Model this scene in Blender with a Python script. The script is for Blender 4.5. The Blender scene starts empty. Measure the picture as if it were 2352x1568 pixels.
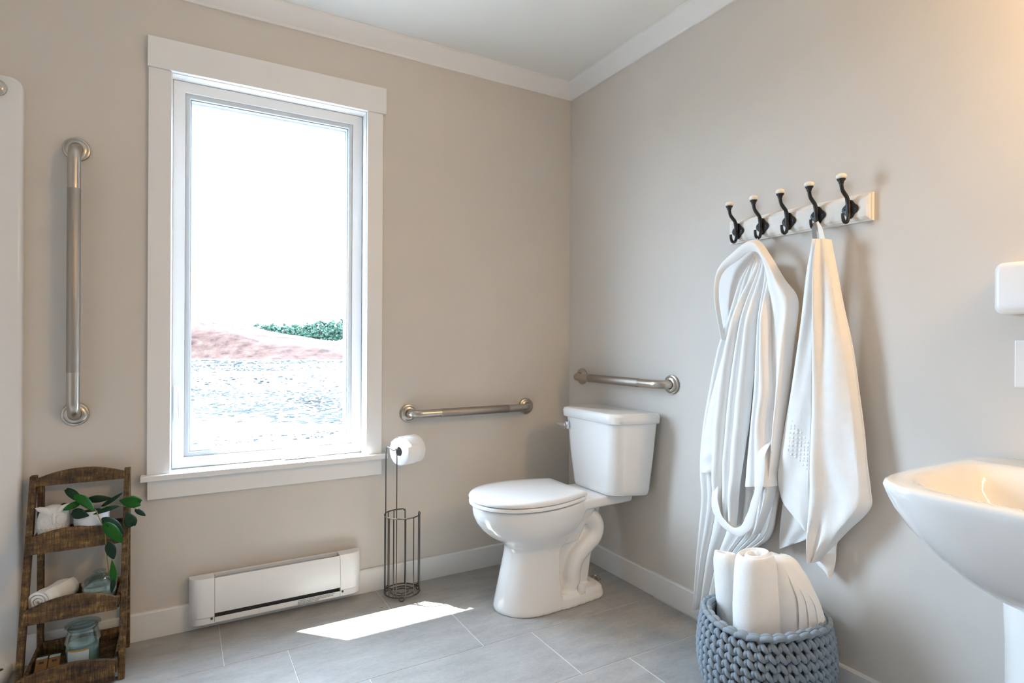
import bpy, bmesh, math, random
import numpy as np
from mathutils import Vector, Matrix

random.seed(7)
rng = np.random.default_rng(7)
sc = bpy.context.scene
COL = sc.collection
PI = math.pi

# ------------------------------------------------------------------ camera
cam_d = bpy.data.cameras.new('camera')
cam_d.sensor_width = 36.0
cam_d.sensor_fit = 'HORIZONTAL'
cam_d.lens = 36.0 * 1325.56 / 2352.0
cam_d.clip_start = 0.02
cam_d.clip_end = 2000
cam = bpy.data.objects.new('camera', cam_d)
COL.objects.link(cam)
CAM = Vector((-1.76839, -2.47478, 1.08343))
a_, b_, c_ = -0.521388876, 1.57083395, 0.00492775698
cam.matrix_world = (Matrix.Translation(CAM) @ Matrix.Rotation(a_, 4, 'Z') @ Matrix.Rotation(b_, 4, 'X')
                    @ Matrix.Rotation(c_, 4, 'Z'))
sc.camera = cam

# ------------------------------------------------------------------ world, sun, exposure
w = bpy.data.worlds.new('sky')
sc.world = w
w.use_nodes = True
nt = w.node_tree
nt.nodes.clear()
o_ = nt.nodes.new('ShaderNodeOutputWorld')
bg = nt.nodes.new('ShaderNodeBackground')
tc = nt.nodes.new('ShaderNodeTexCoord')
nz = nt.nodes.new('ShaderNodeTexNoise')
nz.inputs['Scale'].default_value = 2.2
nz.inputs['Detail'].default_value = 6
cr = nt.nodes.new('ShaderNodeValToRGB')
cr.color_ramp.elements[0].position = 0.35
cr.color_ramp.elements[0].color = (0.57, 0.755, 1.0, 1)
cr.color_ramp.elements[1].position = 0.60
cr.color_ramp.elements[1].color = (0.65, 0.81, 1.0, 1)
nt.links.new(tc.outputs['Generated'], nz.inputs['Vector'])
nt.links.new(nz.outputs['Fac'], cr.inputs['Fac'])
nt.links.new(cr.outputs['Color'], bg.inputs['Color'])
bg.inputs['Strength'].default_value = 15.0
nt.links.new(bg.outputs['Background'], o_.inputs['Surface'])

SUN_DIR = Vector((0.284, -0.292, -1.0)).normalized()
sun_d = bpy.data.lights.new('sun', 'SUN')
sun_d.energy = 20.0
sun_d.angle = math.radians(0.5)
sun_d.color = (1.0, 0.99, 0.98)
sun = bpy.data.objects.new('sun', sun_d)
sun.rotation_euler = SUN_DIR.to_track_quat('-Z', 'Y').to_euler()
sun.location = (-6, 6, 12)
COL.objects.link(sun)

# sky portal in the window opening (guides sky sampling only)
pd = bpy.data.lights.new('window_portal', 'AREA')
pd.shape = 'RECTANGLE'
pd.size, pd.size_y = 0.72, 1.47
pd.cycles.is_portal = True
po = bpy.data.objects.new('window_portal', pd)
po.location = (-1.4375, 0.165, 1.328)
po.rotation_euler = (PI / 2, 0, PI)      # -Z faces -Y (into the room)
po.rotation_euler = Vector((0, -1, 0)).to_track_quat('-Z', 'Z').to_euler()
COL.objects.link(po)

FILL_LAMP = 4.0      # emission strength of the fill lamp added on the ceiling
VANITY = 52.0         # emission strength of the vanity bulbs
vs = sc.view_settings
vs.view_transform = 'Standard'
vs.look = 'None'
vs.gamma = 1.0
vs.use_curve_mapping = False
vs.exposure = 1.36
sc.cycles.max_bounces = 10
sc.cycles.diffuse_bounces = 6
sc.cycles.transparent_max_bounces = 16
sc.cycles.sample_clamp_indirect = 6.0
sc.cycles.caustics_reflective = False
sc.cycles.caustics_refractive = False
sc.cycles.use_denoising = True

# ------------------------------------------------------------------ materials
def new_mat(name):
    m = bpy.data.materials.new(name)
    m.use_nodes = True
    n = m.node_tree
    return m, n, n.nodes['Principled BSDF'], n.nodes['Material Output']

def mat(name, col, rough=0.5, metal=0.0, var=0.0, vscale=8.0, bump=0.0, bscale=200.0, sheen=0.0, coat=0.0,
        stretch=(1, 1, 1), emit=None, estr=0.0, bdist=0.001, spec=0.5):
    m, n, p, out = new_mat(name)
    p.inputs['Roughness'].default_value = rough
    p.inputs['Metallic'].default_value = metal
    p.inputs['Specular IOR Level'].default_value = spec
    p.inputs['Sheen Weight'].default_value = sheen
    p.inputs['Coat Weight'].default_value = coat
    p.inputs['Coat Roughness'].default_value = 0.05
    tcn = n.nodes.new('ShaderNodeTexCoord')
    mp = n.nodes.new('ShaderNodeMapping')
    mp.inputs['Scale'].default_value = stretch
    n.links.new(tcn.outputs['Object'], mp.inputs['Vector'])
    if var > 0:
        t = n.nodes.new('ShaderNodeTexNoise')
        t.inputs['Scale'].default_value = vscale
        t.inputs['Detail'].default_value = 5
        n.links.new(mp.outputs['Vector'], t.inputs['Vector'])
        r = n.nodes.new('ShaderNodeValToRGB')
        r.color_ramp.elements[0].position = 0.3
        r.color_ramp.elements[1].position = 0.7
        r.color_ramp.elements[0].color = tuple(max(0, c * (1 - var)) for c in col) + (1,)
        r.color_ramp.elements[1].color = tuple(min(1, c * (1 + var)) for c in col) + (1,)
        n.links.new(t.outputs['Fac'], r.inputs['Fac'])
        n.links.new(r.outputs['Color'], p.inputs['Base Color'])
    else:
        p.inputs['Base Color'].default_value = tuple(col) + (1,)
    if bump > 0:
        t2 = n.nodes.new('ShaderNodeTexNoise')
        t2.inputs['Scale'].default_value = bscale
        t2.inputs['Detail'].default_value = 3
        n.links.new(mp.outputs['Vector'], t2.inputs['Vector'])
        bp = n.nodes.new('ShaderNodeBump')
        bp.inputs['Strength'].default_value = bump
        bp.inputs['Distance'].default_value = bdist
        n.links.new(t2.outputs['Fac'], bp.inputs['Height'])
        n.links.new(bp.outputs['Normal'], p.inputs['Normal'])
    if emit:
        p.inputs['Emission Color'].default_value = tuple(emit) + (1,)
        p.inputs['Emission Strength'].default_value = estr
    return m

M = {}
M['wall'] = mat('greige_paint', (0.64, 0.602, 0.557), 0.75, var=0.02, vscale=3, bump=0.15, bscale=350, bdist=0.0006)
M['ceiling'] = mat('ceiling_paint', (0.80, 0.81, 0.80), 0.9, bump=0.1, bscale=300)
M['trim'] = mat('white_trim_paint', (0.80, 0.80, 0.80), 0.45)
M['vinyl'] = mat('white_vinyl', (0.82, 0.83, 0.84), 0.35)
M['bead'] = mat('grey_white_bead', (0.60, 0.65, 0.70), 0.35)
M['gasket'] = mat('grey_gasket', (0.35, 0.40, 0.45), 0.4)
M['ceramic'] = mat('white_ceramic', (0.83, 0.825, 0.815), 0.07, coat=0.4)
M['seat'] = mat('white_seat_plastic', (0.83, 0.83, 0.83), 0.18)
M['acrylic'] = mat('white_acrylic', (0.78, 0.79, 0.80), 0.25)
M['enamel'] = mat('white_enamel', (0.80, 0.81, 0.82), 0.3)
M['dark'] = mat('dark_slot', (0.06, 0.06, 0.065), 0.7)
M['steel'] = mat('brushed_steel', (0.50, 0.46, 0.41), 0.28, metal=1.0, bump=0.05, bscale=400)
M['peened'] = mat('peened_steel', (0.38, 0.34, 0.30), 0.45, metal=1.0, bump=0.5, bscale=900, bdist=0.0008)
M['chrome'] = mat('chrome', (0.75, 0.76, 0.78), 0.08, metal=1.0)
M['wire'] = mat('bronze_wire', (0.085, 0.08, 0.072), 0.38, metal=0.75)
M['iron'] = mat('black_iron', (0.012, 0.012, 0.014), 0.4)
M['knob'] = mat('ivory_ceramic', (0.88, 0.83, 0.74), 0.15)
M['board'] = mat('white_distressed_board', (0.80, 0.77, 0.72), 0.6, var=0.06, vscale=14)
M['terry'] = mat('white_terry', (0.88, 0.87, 0.855), 1.0, bump=0.45, bscale=520, bdist=0.002, sheen=0.3, var=0.02, vscale=30)
M['velour'] = mat('white_velour', (0.88, 0.872, 0.86), 1.0, bump=0.3, bscale=420, bdist=0.0015, sheen=0.3)
M['grey_loop'] = mat('grey_loop_tape', (0.25, 0.25, 0.26), 0.9)
M['cord'] = mat('grey_blue_cotton_cord', (0.26, 0.305, 0.35), 0.95, var=0.1, vscale=60, bump=0.4, bscale=500, bdist=0.001)
M['paper'] = mat('toilet_paper', (0.90, 0.89, 0.885), 1.0, bump=0.3, bscale=120, bdist=0.002)
M['core'] = mat('cardboard_core', (0.34, 0.33, 0.33), 0.9)
M['leaf'] = mat('green_leaf', (0.006, 0.085, 0.006), 0.5, var=0.25, vscale=25, spec=0.25)
M['leaf_dark'] = mat('dark_green_leaf', (0.003, 0.026, 0.012), 0.55, var=0.25, vscale=25, spec=0.25)
M['stem'] = mat('olive_stem', (0.16, 0.16, 0.03), 0.6)
M['soil'] = mat('dark_soil', (0.02, 0.015, 0.01), 1.0, bump=0.6, bscale=90, bdist=0.004)
M['plaster'] = mat('matte_white_plaster', (0.66, 0.655, 0.64), 0.9, bump=0.2, bscale=120)
M['pot'] = mat('white_glazed_pot', (0.66, 0.69, 0.73), 0.35)
M['card'] = mat('brown_card', (0.17, 0.085, 0.02), 0.7, var=0.2, vscale=20)
M['print'] = mat('dark_print', (0.03, 0.02, 0.015), 0.8)
M['white_card'] = mat('white_card', (0.45, 0.55, 0.60), 0.7)
M['orange_card'] = mat('amber_band', (0.40, 0.22, 0.05), 0.7)
M['wax'] = mat('pale_wax', (0.42, 0.58, 0.62), 0.6)
M['cotton'] = mat('cotton_wool', (0.80, 0.79, 0.76), 1.0, bump=0.8, bscale=60, bdist=0.006)
M['plastic'] = mat('white_plastic', (0.82, 0.80, 0.79), 0.35)
M['black_ink'] = mat('black_ink', (0.02, 0.02, 0.02), 0.8)
M['soffit'] = mat('white_soffit', (0.75, 0.75, 0.75), 0.7)
M['grout'] = mat('pale_grout', (0.66, 0.64, 0.61), 0.9)
M['bark'] = mat('tree_bark', (0.12, 0.09, 0.07), 0.9, var=0.3, vscale=3)

def jar_mat(name, tint):
    m, n, p, out = new_mat(name)
    tr = n.nodes.new('ShaderNodeBsdfTransparent'); tr.inputs['Color'].default_value = tint + (1,)
    gl = n.nodes.new('ShaderNodeBsdfGlossy'); gl.inputs['Roughness'].default_value = 0.03
    lw = n.nodes.new('ShaderNodeLayerWeight'); lw.inputs['Blend'].default_value = 0.35
    ml = n.nodes.new('ShaderNodeMath'); ml.operation = 'MULTIPLY_ADD'; ml.inputs[1].default_value = 0.55; ml.inputs[2].default_value = 0.05
    n.links.new(lw.outputs['Facing'], ml.inputs[0])
    mx = n.nodes.new('ShaderNodeMixShader')
    n.links.new(ml.outputs[0], mx.inputs['Fac'])
    n.links.new(tr.outputs['BSDF'], mx.inputs[1]); n.links.new(gl.outputs['BSDF'], mx.inputs[2])
    n.links.new(mx.outputs['Shader'], out.inputs['Surface'])
    return m
M['jar'] = jar_mat('jar_glass', (0.86, 0.94, 0.945))

def pane_mat():
    m, n, p, out = new_mat('window_glass')
    tr = n.nodes.new('ShaderNodeBsdfTransparent')
    tr.inputs['Color'].default_value = (0.97, 0.99, 0.985, 1)
    gl = n.nodes.new('ShaderNodeBsdfGlossy')
    gl.inputs['Roughness'].default_value = 0.0
    fr = n.nodes.new('ShaderNodeFresnel')
    fr.inputs['IOR'].default_value = 1.45
    mx = n.nodes.new('ShaderNodeMixShader')
    ge = n.nodes.new('ShaderNodeNewGeometry')
    mm = n.nodes.new('ShaderNodeMath'); mm.operation = 'SUBTRACT'; mm.inputs[0].default_value = 1.0
    n.links.new(ge.outputs['Backfacing'], mm.inputs[1])
    m3 = n.nodes.new('ShaderNodeMath'); m3.operation = 'MULTIPLY'
    n.links.new(fr.outputs['Fac'], m3.inputs[0]); n.links.new(mm.outputs[0], m3.inputs[1])
    n.links.new(m3.outputs[0], mx.inputs['Fac'])       # reflect on the outer faces only
    n.links.new(tr.outputs['BSDF'], mx.inputs[1])
    n.links.new(gl.outputs['BSDF'], mx.inputs[2])
    n.links.new(mx.outputs['Shader'], out.inputs['Surface'])
    return m
M['pane'] = pane_mat()

def wood_mat():
    m, n, p, out = new_mat('rustic_brown_wood')
    tcn = n.nodes.new('ShaderNodeTexCoord')
    oi = n.nodes.new('ShaderNodeObjectInfo')
    t = n.nodes.new('ShaderNodeTexNoise'); t.noise_dimensions = '4D'
    t.inputs['Scale'].default_value = 9; t.inputs['Detail'].default_value = 10; t.inputs['Roughness'].default_value = 0.72
    ml = n.nodes.new('ShaderNodeMath'); ml.operation = 'MULTIPLY'; ml.inputs[1].default_value = 37.0
    n.links.new(oi.outputs['Random'], ml.inputs[0]); n.links.new(ml.outputs[0], t.inputs['W'])
    mp = n.nodes.new('ShaderNodeMapping'); mp.inputs['Scale'].default_value = (1.2, 2.5, 4.0)
    n.links.new(tcn.outputs['Object'], mp.inputs['Vector']); n.links.new(mp.outputs['Vector'], t.inputs['Vector'])
    wv = n.nodes.new('ShaderNodeTexNoise'); wv.inputs['Scale'].default_value = 110; wv.inputs['Detail'].default_value = 5; wv.inputs['Roughness'].default_value = 0.7
    mp2 = n.nodes.new('ShaderNodeMapping'); mp2.inputs['Scale'].default_value = (2.0, 1.0, 0.22)   # saw marks
    n.links.new(tcn.outputs['Object'], mp2.inputs['Vector']); n.links.new(mp2.outputs['Vector'], wv.inputs['Vector'])
    r = n.nodes.new('ShaderNodeValToRGB')
    e = r.color_ramp.elements
    e[0].position = 0.39; e[0].color = (0.012, 0.008, 0.005, 1)
    e[1].position = 0.63; e[1].color = (0.32, 0.19, 0.065, 1)
    x = e.new(0.46); x.color = (0.055, 0.031, 0.013, 1)
    x = e.new(0.54); x.color = (0.125, 0.070, 0.026, 1)
    mxr = n.nodes.new('ShaderNodeMix'); mxr.data_type = 'FLOAT'
    mxr.inputs[0].default_value = 0.38
    n.links.new(t.outputs['Fac'], mxr.inputs[2]); n.links.new(wv.outputs['Fac'], mxr.inputs[3])
    n.links.new(mxr.outputs[0], r.inputs['Fac']); n.links.new(r.outputs['Color'], p.inputs['Base Color'])
    bp = n.nodes.new('ShaderNodeBump'); bp.inputs['Strength'].default_value = 0.5; bp.inputs['Distance'].default_value = 0.002
    n.links.new(wv.outputs['Fac'], bp.inputs['Height']); n.links.new(bp.outputs['Normal'], p.inputs['Normal'])
    p.inputs['Roughness'].default_value = 0.75
    return m
M['wood'] = wood_mat()

def tile_mat():
    m, n, p, out = new_mat('grey_stone_tile')
    g = n.nodes.new('ShaderNodeNewGeometry')
    oi = n.nodes.new('ShaderNodeObjectInfo')
    ml = n.nodes.new('ShaderNodeMath'); ml.operation = 'MULTIPLY'; ml.inputs[1].default_value = 50
    n.links.new(oi.outputs['Random'], ml.inputs[0])
    mp = n.nodes.new('ShaderNodeMapping'); mp.inputs['Scale'].default_value = (1.0, 3.2, 1.0)
    n.links.new(g.outputs['Position'], mp.inputs['Vector'])
    def noise(scale, detail, rough=0.6):
        t = n.nodes.new('ShaderNodeTexNoise'); t.noise_dimensions = '4D'
        t.inputs['Scale'].default_value = scale; t.inputs['Detail'].default_value = detail
        t.inputs['Roughness'].default_value = rough
        n.links.new(mp.outputs['Vector'], t.inputs['Vector']); n.links.new(ml.outputs[0], t.inputs['W'])
        return t
    t1 = noise(6.0, 8, 0.7); t2 = noise(70.0, 4, 0.7)
    mx = n.nodes.new('ShaderNodeMix'); mx.data_type = 'FLOAT'; mx.inputs[0].default_value = 0.4
    n.links.new(t1.outputs['Fac'], mx.inputs[2]); n.links.new(t2.outputs['Fac'], mx.inputs[3])
    r = n.nodes.new('ShaderNodeValToRGB'); e = r.color_ramp.elements
    e[0].position = 0.30; e[0].color = (0.25, 0.243, 0.232, 1)
    e[1].position = 0.70; e[1].color = (0.46, 0.455, 0.445, 1)
    n.links.new(mx.outputs[0], r.inputs['Fac'])
    n.links.new(r.outputs['Color'], p.inputs['Base Color'])
    p.inputs['Roughness'].default_value = 0.42
    bp = n.nodes.new('ShaderNodeBump'); bp.inputs['Strength'].default_value = 0.15; bp.inputs['Distance'].default_value = 0.001
    n.links.new(t2.outputs['Fac'], bp.inputs['Height']); n.links.new(bp.outputs['Normal'], p.inputs['Normal'])
    return m
M['tile'] = tile_mat()

def emit_mat(name, col, s):
    m, n, p, out = new_mat(name)
    e = n.nodes.new('ShaderNodeEmission')
    e.inputs['Color'].default_value = col + (1,)
    e.inputs['Strength'].default_value = s
    n.links.new(e.outputs[0], out.inputs['Surface'])
    return m
M['diffuser'] = emit_mat('fill_lamp_glow', (0.80, 0.90, 1.0), FILL_LAMP)  # glow of the added ceiling lamp that fills the room
M['bulb'] = emit_mat('lit_warm_bulb', (1.0, 0.62, 0.26), VANITY)

def ground_mat():
    m, n, p, out = new_mat('gravel_ground')
    g = n.nodes.new('ShaderNodeNewGeometry')
    t = n.nodes.new('ShaderNodeTexNoise'); t.inputs['Scale'].default_value = 0.5; t.inputs['Detail'].default_value = 10
    t.inputs['Roughness'].default_value = 0.75
    n.links.new(g.outputs['Position'], t.inputs['Vector'])
    r = n.nodes.new('ShaderNodeValToRGB'); e = r.color_ramp.elements
    e[0].position = 0.35; e[0].color = (0.075, 0.078, 0.078, 1)
    e[1].position = 0.55; e[1].color = (0.17, 0.165, 0.155, 1)
    n.links.new(t.outputs['Fac'], r.inputs['Fac']); n.links.new(r.outputs['Color'], p.inputs['Base Color'])
    p.inputs['Roughness'].default_value = 1.0; p.inputs['Specular IOR Level'].default_value = 0.1
    return m
M['ground'] = ground_mat()

def hill_mat():
    m, n, p, out = new_mat('red_earth')
    g = n.nodes.new('ShaderNodeNewGeometry')
    t = n.nodes.new('ShaderNodeTexNoise'); t.inputs['Scale'].default_value = 0.8; t.inputs['Detail'].default_value = 12
    t.inputs['Roughness'].default_value = 0.75
    mp = n.nodes.new('ShaderNodeMapping'); mp.inputs['Scale'].default_value = (1, 1, 2.0)
    n.links.new(g.outputs['Position'], mp.inputs['Vector']); n.links.new(mp.outputs['Vector'], t.inputs['Vector'])
    r = n.nodes.new('ShaderNodeValToRGB'); e = r.color_ramp.elements
    e[0].position = 0.36; e[0].color = (0.006, 0.0038, 0.0038, 1)
    e[1].position = 0.66; e[1].color = (0.039, 0.0285, 0.0235, 1)
    x = e.new(0.45); x.color = (0.0195, 0.0098, 0.0082, 1)
    x = e.new(0.58); x.color = (0.029, 0.0175, 0.0145, 1)
    n.links.new(t.outputs['Fac'], r.inputs['Fac']); n.links.new(r.outputs['Color'], p.inputs['Base Color'])
    p.inputs['Roughness'].default_value = 1.0; p.inputs['Specular IOR Level'].default_value = 0.1
    bp = n.nodes.new('ShaderNodeBump'); bp.inputs['Strength'].default_value = 0.4; bp.inputs['Distance'].default_value = 0.3
    n.links.new(t.outputs['Fac'], bp.inputs['Height']); n.links.new(bp.outputs['Normal'], p.inputs['Normal'])
    return m
M['earth'] = hill_mat()
M['foliage'] = mat('tree_foliage', (0.021, 0.041, 0.029), 0.9, var=0.45, vscale=2.5, spec=0.1)
M['stone'] = mat('grey_stones', (0.011, 0.0135, 0.015), 1.0, var=0.5, vscale=1.0, spec=0.1)

# ------------------------------------------------------------------ mesh helpers
OFF = {}

class MB:
    def __init__(s):
        s.v = []; s.f = []
    def add(s, vs_, fs):
        n = len(s.v)
        s.v += [tuple(p) for p in vs_]
        s.f += [tuple(i + n for i in f) for f in fs]
        return s
    def box(s, x0, x1, y0, y1, z0, z1):
        vs_ = [(x, y, z) for x in (x0, x1) for y in (y0, y1) for z in (z0, z1)]
        return s.add(vs_, [(0, 1, 3, 2), (4, 6, 7, 5), (0, 4, 5, 1), (2, 3, 7, 6), (0, 2, 6, 4), (1, 5, 7, 3)])
    def loft(s, rings, caps=True, closed=True, loop=False):
        n = len(rings[0]); k = len(rings)
        vs_ = [p for r in rings for p in r]; fs = []
        for i in range(k if loop else k - 1):
            a = i * n; b = ((i + 1) % k) * n
            for j in range(n if closed else n - 1):
                j2 = (j + 1) % n
                fs.append((a + j, a + j2, b + j2, b + j))
        if caps and not loop:
            fs.append(tuple(range(n - 1, -1, -1)))
            fs.append(tuple((k - 1) * n + j for j in range(n)))
        return s.add(vs_, fs)
    def tube(s, path, r, seg=10, closed=False, caps=True, flat=None):
        P = [Vector(p) for p in path]; n = len(P)
        rad = r if isinstance(r, (list, tuple)) else [r] * n
        T = []
        for i in range(n):
            if closed: t = P[(i + 1) % n] - P[i - 1]
            else: t = P[min(i + 1, n - 1)] - P[max(i - 1, 0)]
            T.append(t.normalized())
        u = T[0].orthogonal().normalized() if flat is None else (Vector(flat) - T[0] * Vector(flat).dot(T[0])).normalized()
        rings = []
        for i in range(n):
            if flat is not None: u = Vector(flat)
            u = (u - T[i] * u.dot(T[i])).normalized()
            v = T[i].cross(u)
            ra, rb = rad[i] if isinstance(rad[i], (list, tuple)) else (rad[i], rad[i])
            rings.append([P[i] + u * (math.cos(2 * PI * k / seg) * ra) + v * (math.sin(2 * PI * k / seg) * rb) for k in range(seg)])
        return s.loft(rings, caps=caps, loop=closed)
    def lathe(s, prof, c, seg=32, axis='z', caps=True):
        rings = []
        for r, h in prof:
            ring = []
            for k in range(seg):
                a = 2 * PI * k / seg
                d = (r * math.cos(a), r * math.sin(a), h)
                if axis == 'z': q = d
                elif axis == 'y': q = (d[0], d[2], d[1])
                else: q = (d[2], d[0], d[1])
                ring.append((c[0] + q[0], c[1] + q[1], c[2] + q[2]))
            rings.append(ring)
        return s.loft(rings, caps=caps)
    def build(s, name, m, parent=None, smooth=False, bevel=0.0, loc=None, angle=40, segs=2, remesh=0.0, smooth_it=0):
        root = parent
        off = Vector(loc) if loc is not None else (OFF[parent.as_pointer()] if parent is not None else Vector((0, 0, 0)))
        me = bpy.data.meshes.new(name)
        me.from_pydata([tuple(Vector(p) - off) for p in s.v], [], s.f)
        me.update()
        bm = bmesh.new(); bm.from_mesh(me)
        bmesh.ops.recalc_face_normals(bm, faces=bm.faces[:])
        bm.to_mesh(me); bm.free()
        me.materials.append(m)
        o = bpy.data.objects.new(name, me)
        COL.objects.link(o)
        if parent is not None:
            o.parent = parent
            OFF[o.as_pointer()] = off
            if loc is not None:
                o.location = off - OFF[parent.as_pointer()]
        else:
            if loc is not None: o.location = loc
            OFF[o.as_pointer()] = off
        if remesh > 0:
            md = o.modifiers.new('remesh', 'REMESH'); md.mode = 'VOXEL'; md.voxel_size = remesh; md.use_smooth_shade = True
            if smooth_it:
                m2 = o.modifiers.new('smooth', 'SMOOTH'); m2.iterations = smooth_it; m2.factor = 0.5
            dg = bpy.context.evaluated_depsgraph_get()
            nm = bpy.data.meshes.new_from_object(o.evaluated_get(dg))
            o.modifiers.clear()
            nm.name = name
            o.data = nm
            if not nm.materials: nm.materials.append(m)
            for p in nm.polygons: p.use_smooth = True
            return o
        if bevel > 0:
            md = o.modifiers.new('bevel', 'BEVEL'); md.width = bevel; md.segments = segs; md.limit_method = 'ANGLE'
            md.angle_limit = math.radians(35)
        if smooth or bevel > 0:
            for p in me.polygons: p.use_smooth = True
            try:
                me.set_sharp_from_angle(angle=math.radians(angle))
            except Exception:
                pass
        return o

def thing(name, label, cat, loc, group=None):
    o = bpy.data.objects.new(name, None)
    o.empty_display_size = 0.05
    COL.objects.link(o)
    o.location = loc
    OFF[o.as_pointer()] = Vector(loc)
    o['label'] = label; o['category'] = cat
    if group: o['group'] = group
    return o

def tag(o, label, cat, group=None, kind=None):
    o['label'] = label; o['category'] = cat
    if group: o['group'] = group
    if kind: o['kind'] = kind
    return o

def struct(o):
    o['kind'] = 'structure'
    return o

def subdiv(o, lv=1):
    md = o.modifiers.new('subsurf', 'SUBSURF'); md.levels = lv; md.render_levels = lv
    for p in o.data.polygons: p.use_smooth = True
    return o

def spline(pts, n):
    """Catmull-Rom resample of a polyline of any dimension, by chord length."""
    P = np.array(pts, float)
    d = np.r_[0, np.cumsum(np.linalg.norm(np.diff(P, axis=0), axis=1) ** 0.7)]
    d /= d[-1]
    Q = np.vstack([2 * P[0] - P[1], P, 2 * P[-1] - P[-2]])
    out = []
    for t in np.linspace(0, 1, n):
        i = min(np.searchsorted(d, t, side='right') - 1, len(P) - 2)
        u = (t - d[i]) / (d[i + 1] - d[i])
        p0, p1, p2, p3 = Q[i], Q[i + 1], Q[i + 2], Q[i + 3]
        out.append(0.5 * (2 * p1 + (p2 - p0) * u + (2 * p0 - 5 * p1 + 4 * p2 - p3) * u * u + (3 * p1 - p0 - 3 * p2 + p3) * u ** 3))
    return [tuple(q) for q in out]

def sm(a, b, x):
    t = min(1, max(0, (x - a) / (b - a)))
    return t * t * (3 - 2 * t)

# ------------------------------------------------------------------ room shell
XL, YF, ZC, WT = -3.25, -4.7, 2.415, 0.16       # left wall, front wall, ceiling height, wall thickness
HX0, HX1, HZ0, HZ1 = -1.805, -1.070, 0.574, 2.074     # window opening

b = MB()
b.box(XL - .1, HX0, 0, WT, -.1, ZC + .1).box(HX1, .1, 0, WT, -.1, ZC + .1)
b.box(HX0, HX1, 0, WT, -.1, HZ0).box(HX0, HX1, 0, WT, HZ1, ZC + .1)
struct(b.build('wall_back', M['wall']))
struct(MB().box(0, .1, YF - .1, 0, -.1, ZC + .1).build('wall_right', M['wall']))
struct(MB().box(XL - .1, XL, YF - .1, 0, -.1, ZC + .1).build('wall_left', M['acrylic']))
struct(MB().box(XL, 0, YF - .1, YF, -.1, ZC + .1).build('wall_front', M['wall']))
struct(MB().box(XL, 0, YF, 0, ZC, ZC + .1).build('ceiling', M['ceiling']))
floor = struct(MB().box(XL, 0, YF, 0, -.1, -.0012).build('floor', M['grout']))

# floor tiles 0.61 x 0.311, running along x, each row stepped by a third
cache = {}
ys = [0.0]
y = -0.3345
while y > YF:
    ys.append(y); y -= 0.3115
ys.append(YF)
for r in range(len(ys) - 1):
    y1, y0 = ys[r], ys[r + 1]
    x = -0.4175 + 0.2 * r - (0.61 * 20)
    while x < 0:
        x0, x1 = max(x, XL), min(x + 0.61, 0)
        if x1 - x0 > 0.02 and y1 - y0 > 0.02:
            g = 0.0012
            key = (round(x1 - x0, 3), round(y1 - y0, 3))
            hx, hy = (x1 - x0) / 2 - g, (y1 - y0) / 2 - g
            cx, cy = (x0 + x1) / 2, (y0 + y1) / 2
            if key not in cache:
                bb = MB(); e = 0.0008
                bb.loft([[(-hx, -hy, -.006), (hx, -hy, -.006), (hx, hy, -.006), (-hx, hy, -.006)],
                         [(-hx, -hy, -e), (hx, -hy, -e), (hx, hy, -e), (-hx, hy, -e)],
                         [(-hx + e, -hy + e, 0), (hx - e, -hy + e, 0), (hx - e, hy - e, 0), (-hx + e, hy - e, 0)]])
                bb.v = [(p[0] + cx, p[1] + cy, p[2]) for p in bb.v]
                o = bb.build('tile', M['tile'], floor, loc=(cx, cy, 0))
                cache[key] = o.data
            else:
                o = bpy.data.objects.new('tile', cache[key]); COL.objects.link(o)
                o.parent = floor; o.location = (cx, cy, 0)
        x += 0.61

# baseboards with a small eased top
def prof_run(pts, p0, p1, inward):
    """extrude a (depth, z) profile from p0 to p1 (xy), depth along 'inward'."""
    return MB().loft([[(p[0] + inward[0] * d, p[1] + inward[1] * d, z) for d, z in pts] for p in (p0, p1)])
BB = [(0, 0.0005), (.014, 0.0005), (.014, .094), (.011, .0985), (0, .0985)]
struct(prof_run(BB, (-2.222, 0), (0, 0), (0, -1)).build('baseboard_back', M['trim']))
struct(prof_run(BB, (0, -.0142), (0, YF), (-1, 0)).build('baseboard_right', M['trim']))
CR = [(0, 2.343), (.008, 2.343), (.012, 2.352), (.060, 2.405), (.062, ZC - .0005), (0, ZC - .0005)]
def crown(p, q, name):
    # mitred 45-degree crown
    (ax, ay, dx, dy, m0) = p; (bx, by, m1) = q
    rings = []
    for (x_, y_, m_) in ((ax, ay, m0), (bx, by, m1)):
        rings.append([(x_ + dx * d + m_[0] * d, y_ + dy * d + m_[1] * d, z) for d, z in CR])
    return struct(MB().loft(rings).build(name, M['trim']))
crown((XL, 0, 0, -1, (0, 0)), (0, 0, (-1, 0)), 'trim_1')
crown((0, YF, -1, 0, (0, 0)), (0, 0, (0, -1)), 'trim_2')

# ------------------------------------------------------------------ window
win = bpy.data.objects.new('window_1', None)
COL.objects.link(win); win.location = (-1.44, 0, HZ0); OFF[win.as_pointer()] = Vector(win.location)
struct(win); win['label'] = 'white trimmed casement window looking out on bare ground and a red earth mound'
MB().box(-1.8755, -.994, -.020, 0, 2.070, 2.182).build('casing_head', M['trim'], win, bevel=.0015)
MB().box(-1.8725, -1.800, -.015, 0, .5945, 2.0695).build('casing_leg', M['trim'], win, bevel=.0015)
MB().box(-1.0745, -1.0072, -.015, 0, .5945, 2.0695).build('casing_leg', M['trim'], win, bevel=.0015)
MB().box(-1.891, -.985, -.040, .0495, .574, .5943).build('stool', M['trim'], win, bevel=.002)
MB().box(-1.871, -1.0065, -.016, 0, .5038, .5738).build('apron', M['trim'], win, bevel=.0015)
j = MB()
j.box(HX0 - .0, -1.797, -.0005, .16, .5945, 2.0665).box(-1.0785, HX1, -.0005, .16, .5945, 2.0665).box(HX0, HX1, -.0005, .16, 2.0665, HZ1)
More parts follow.
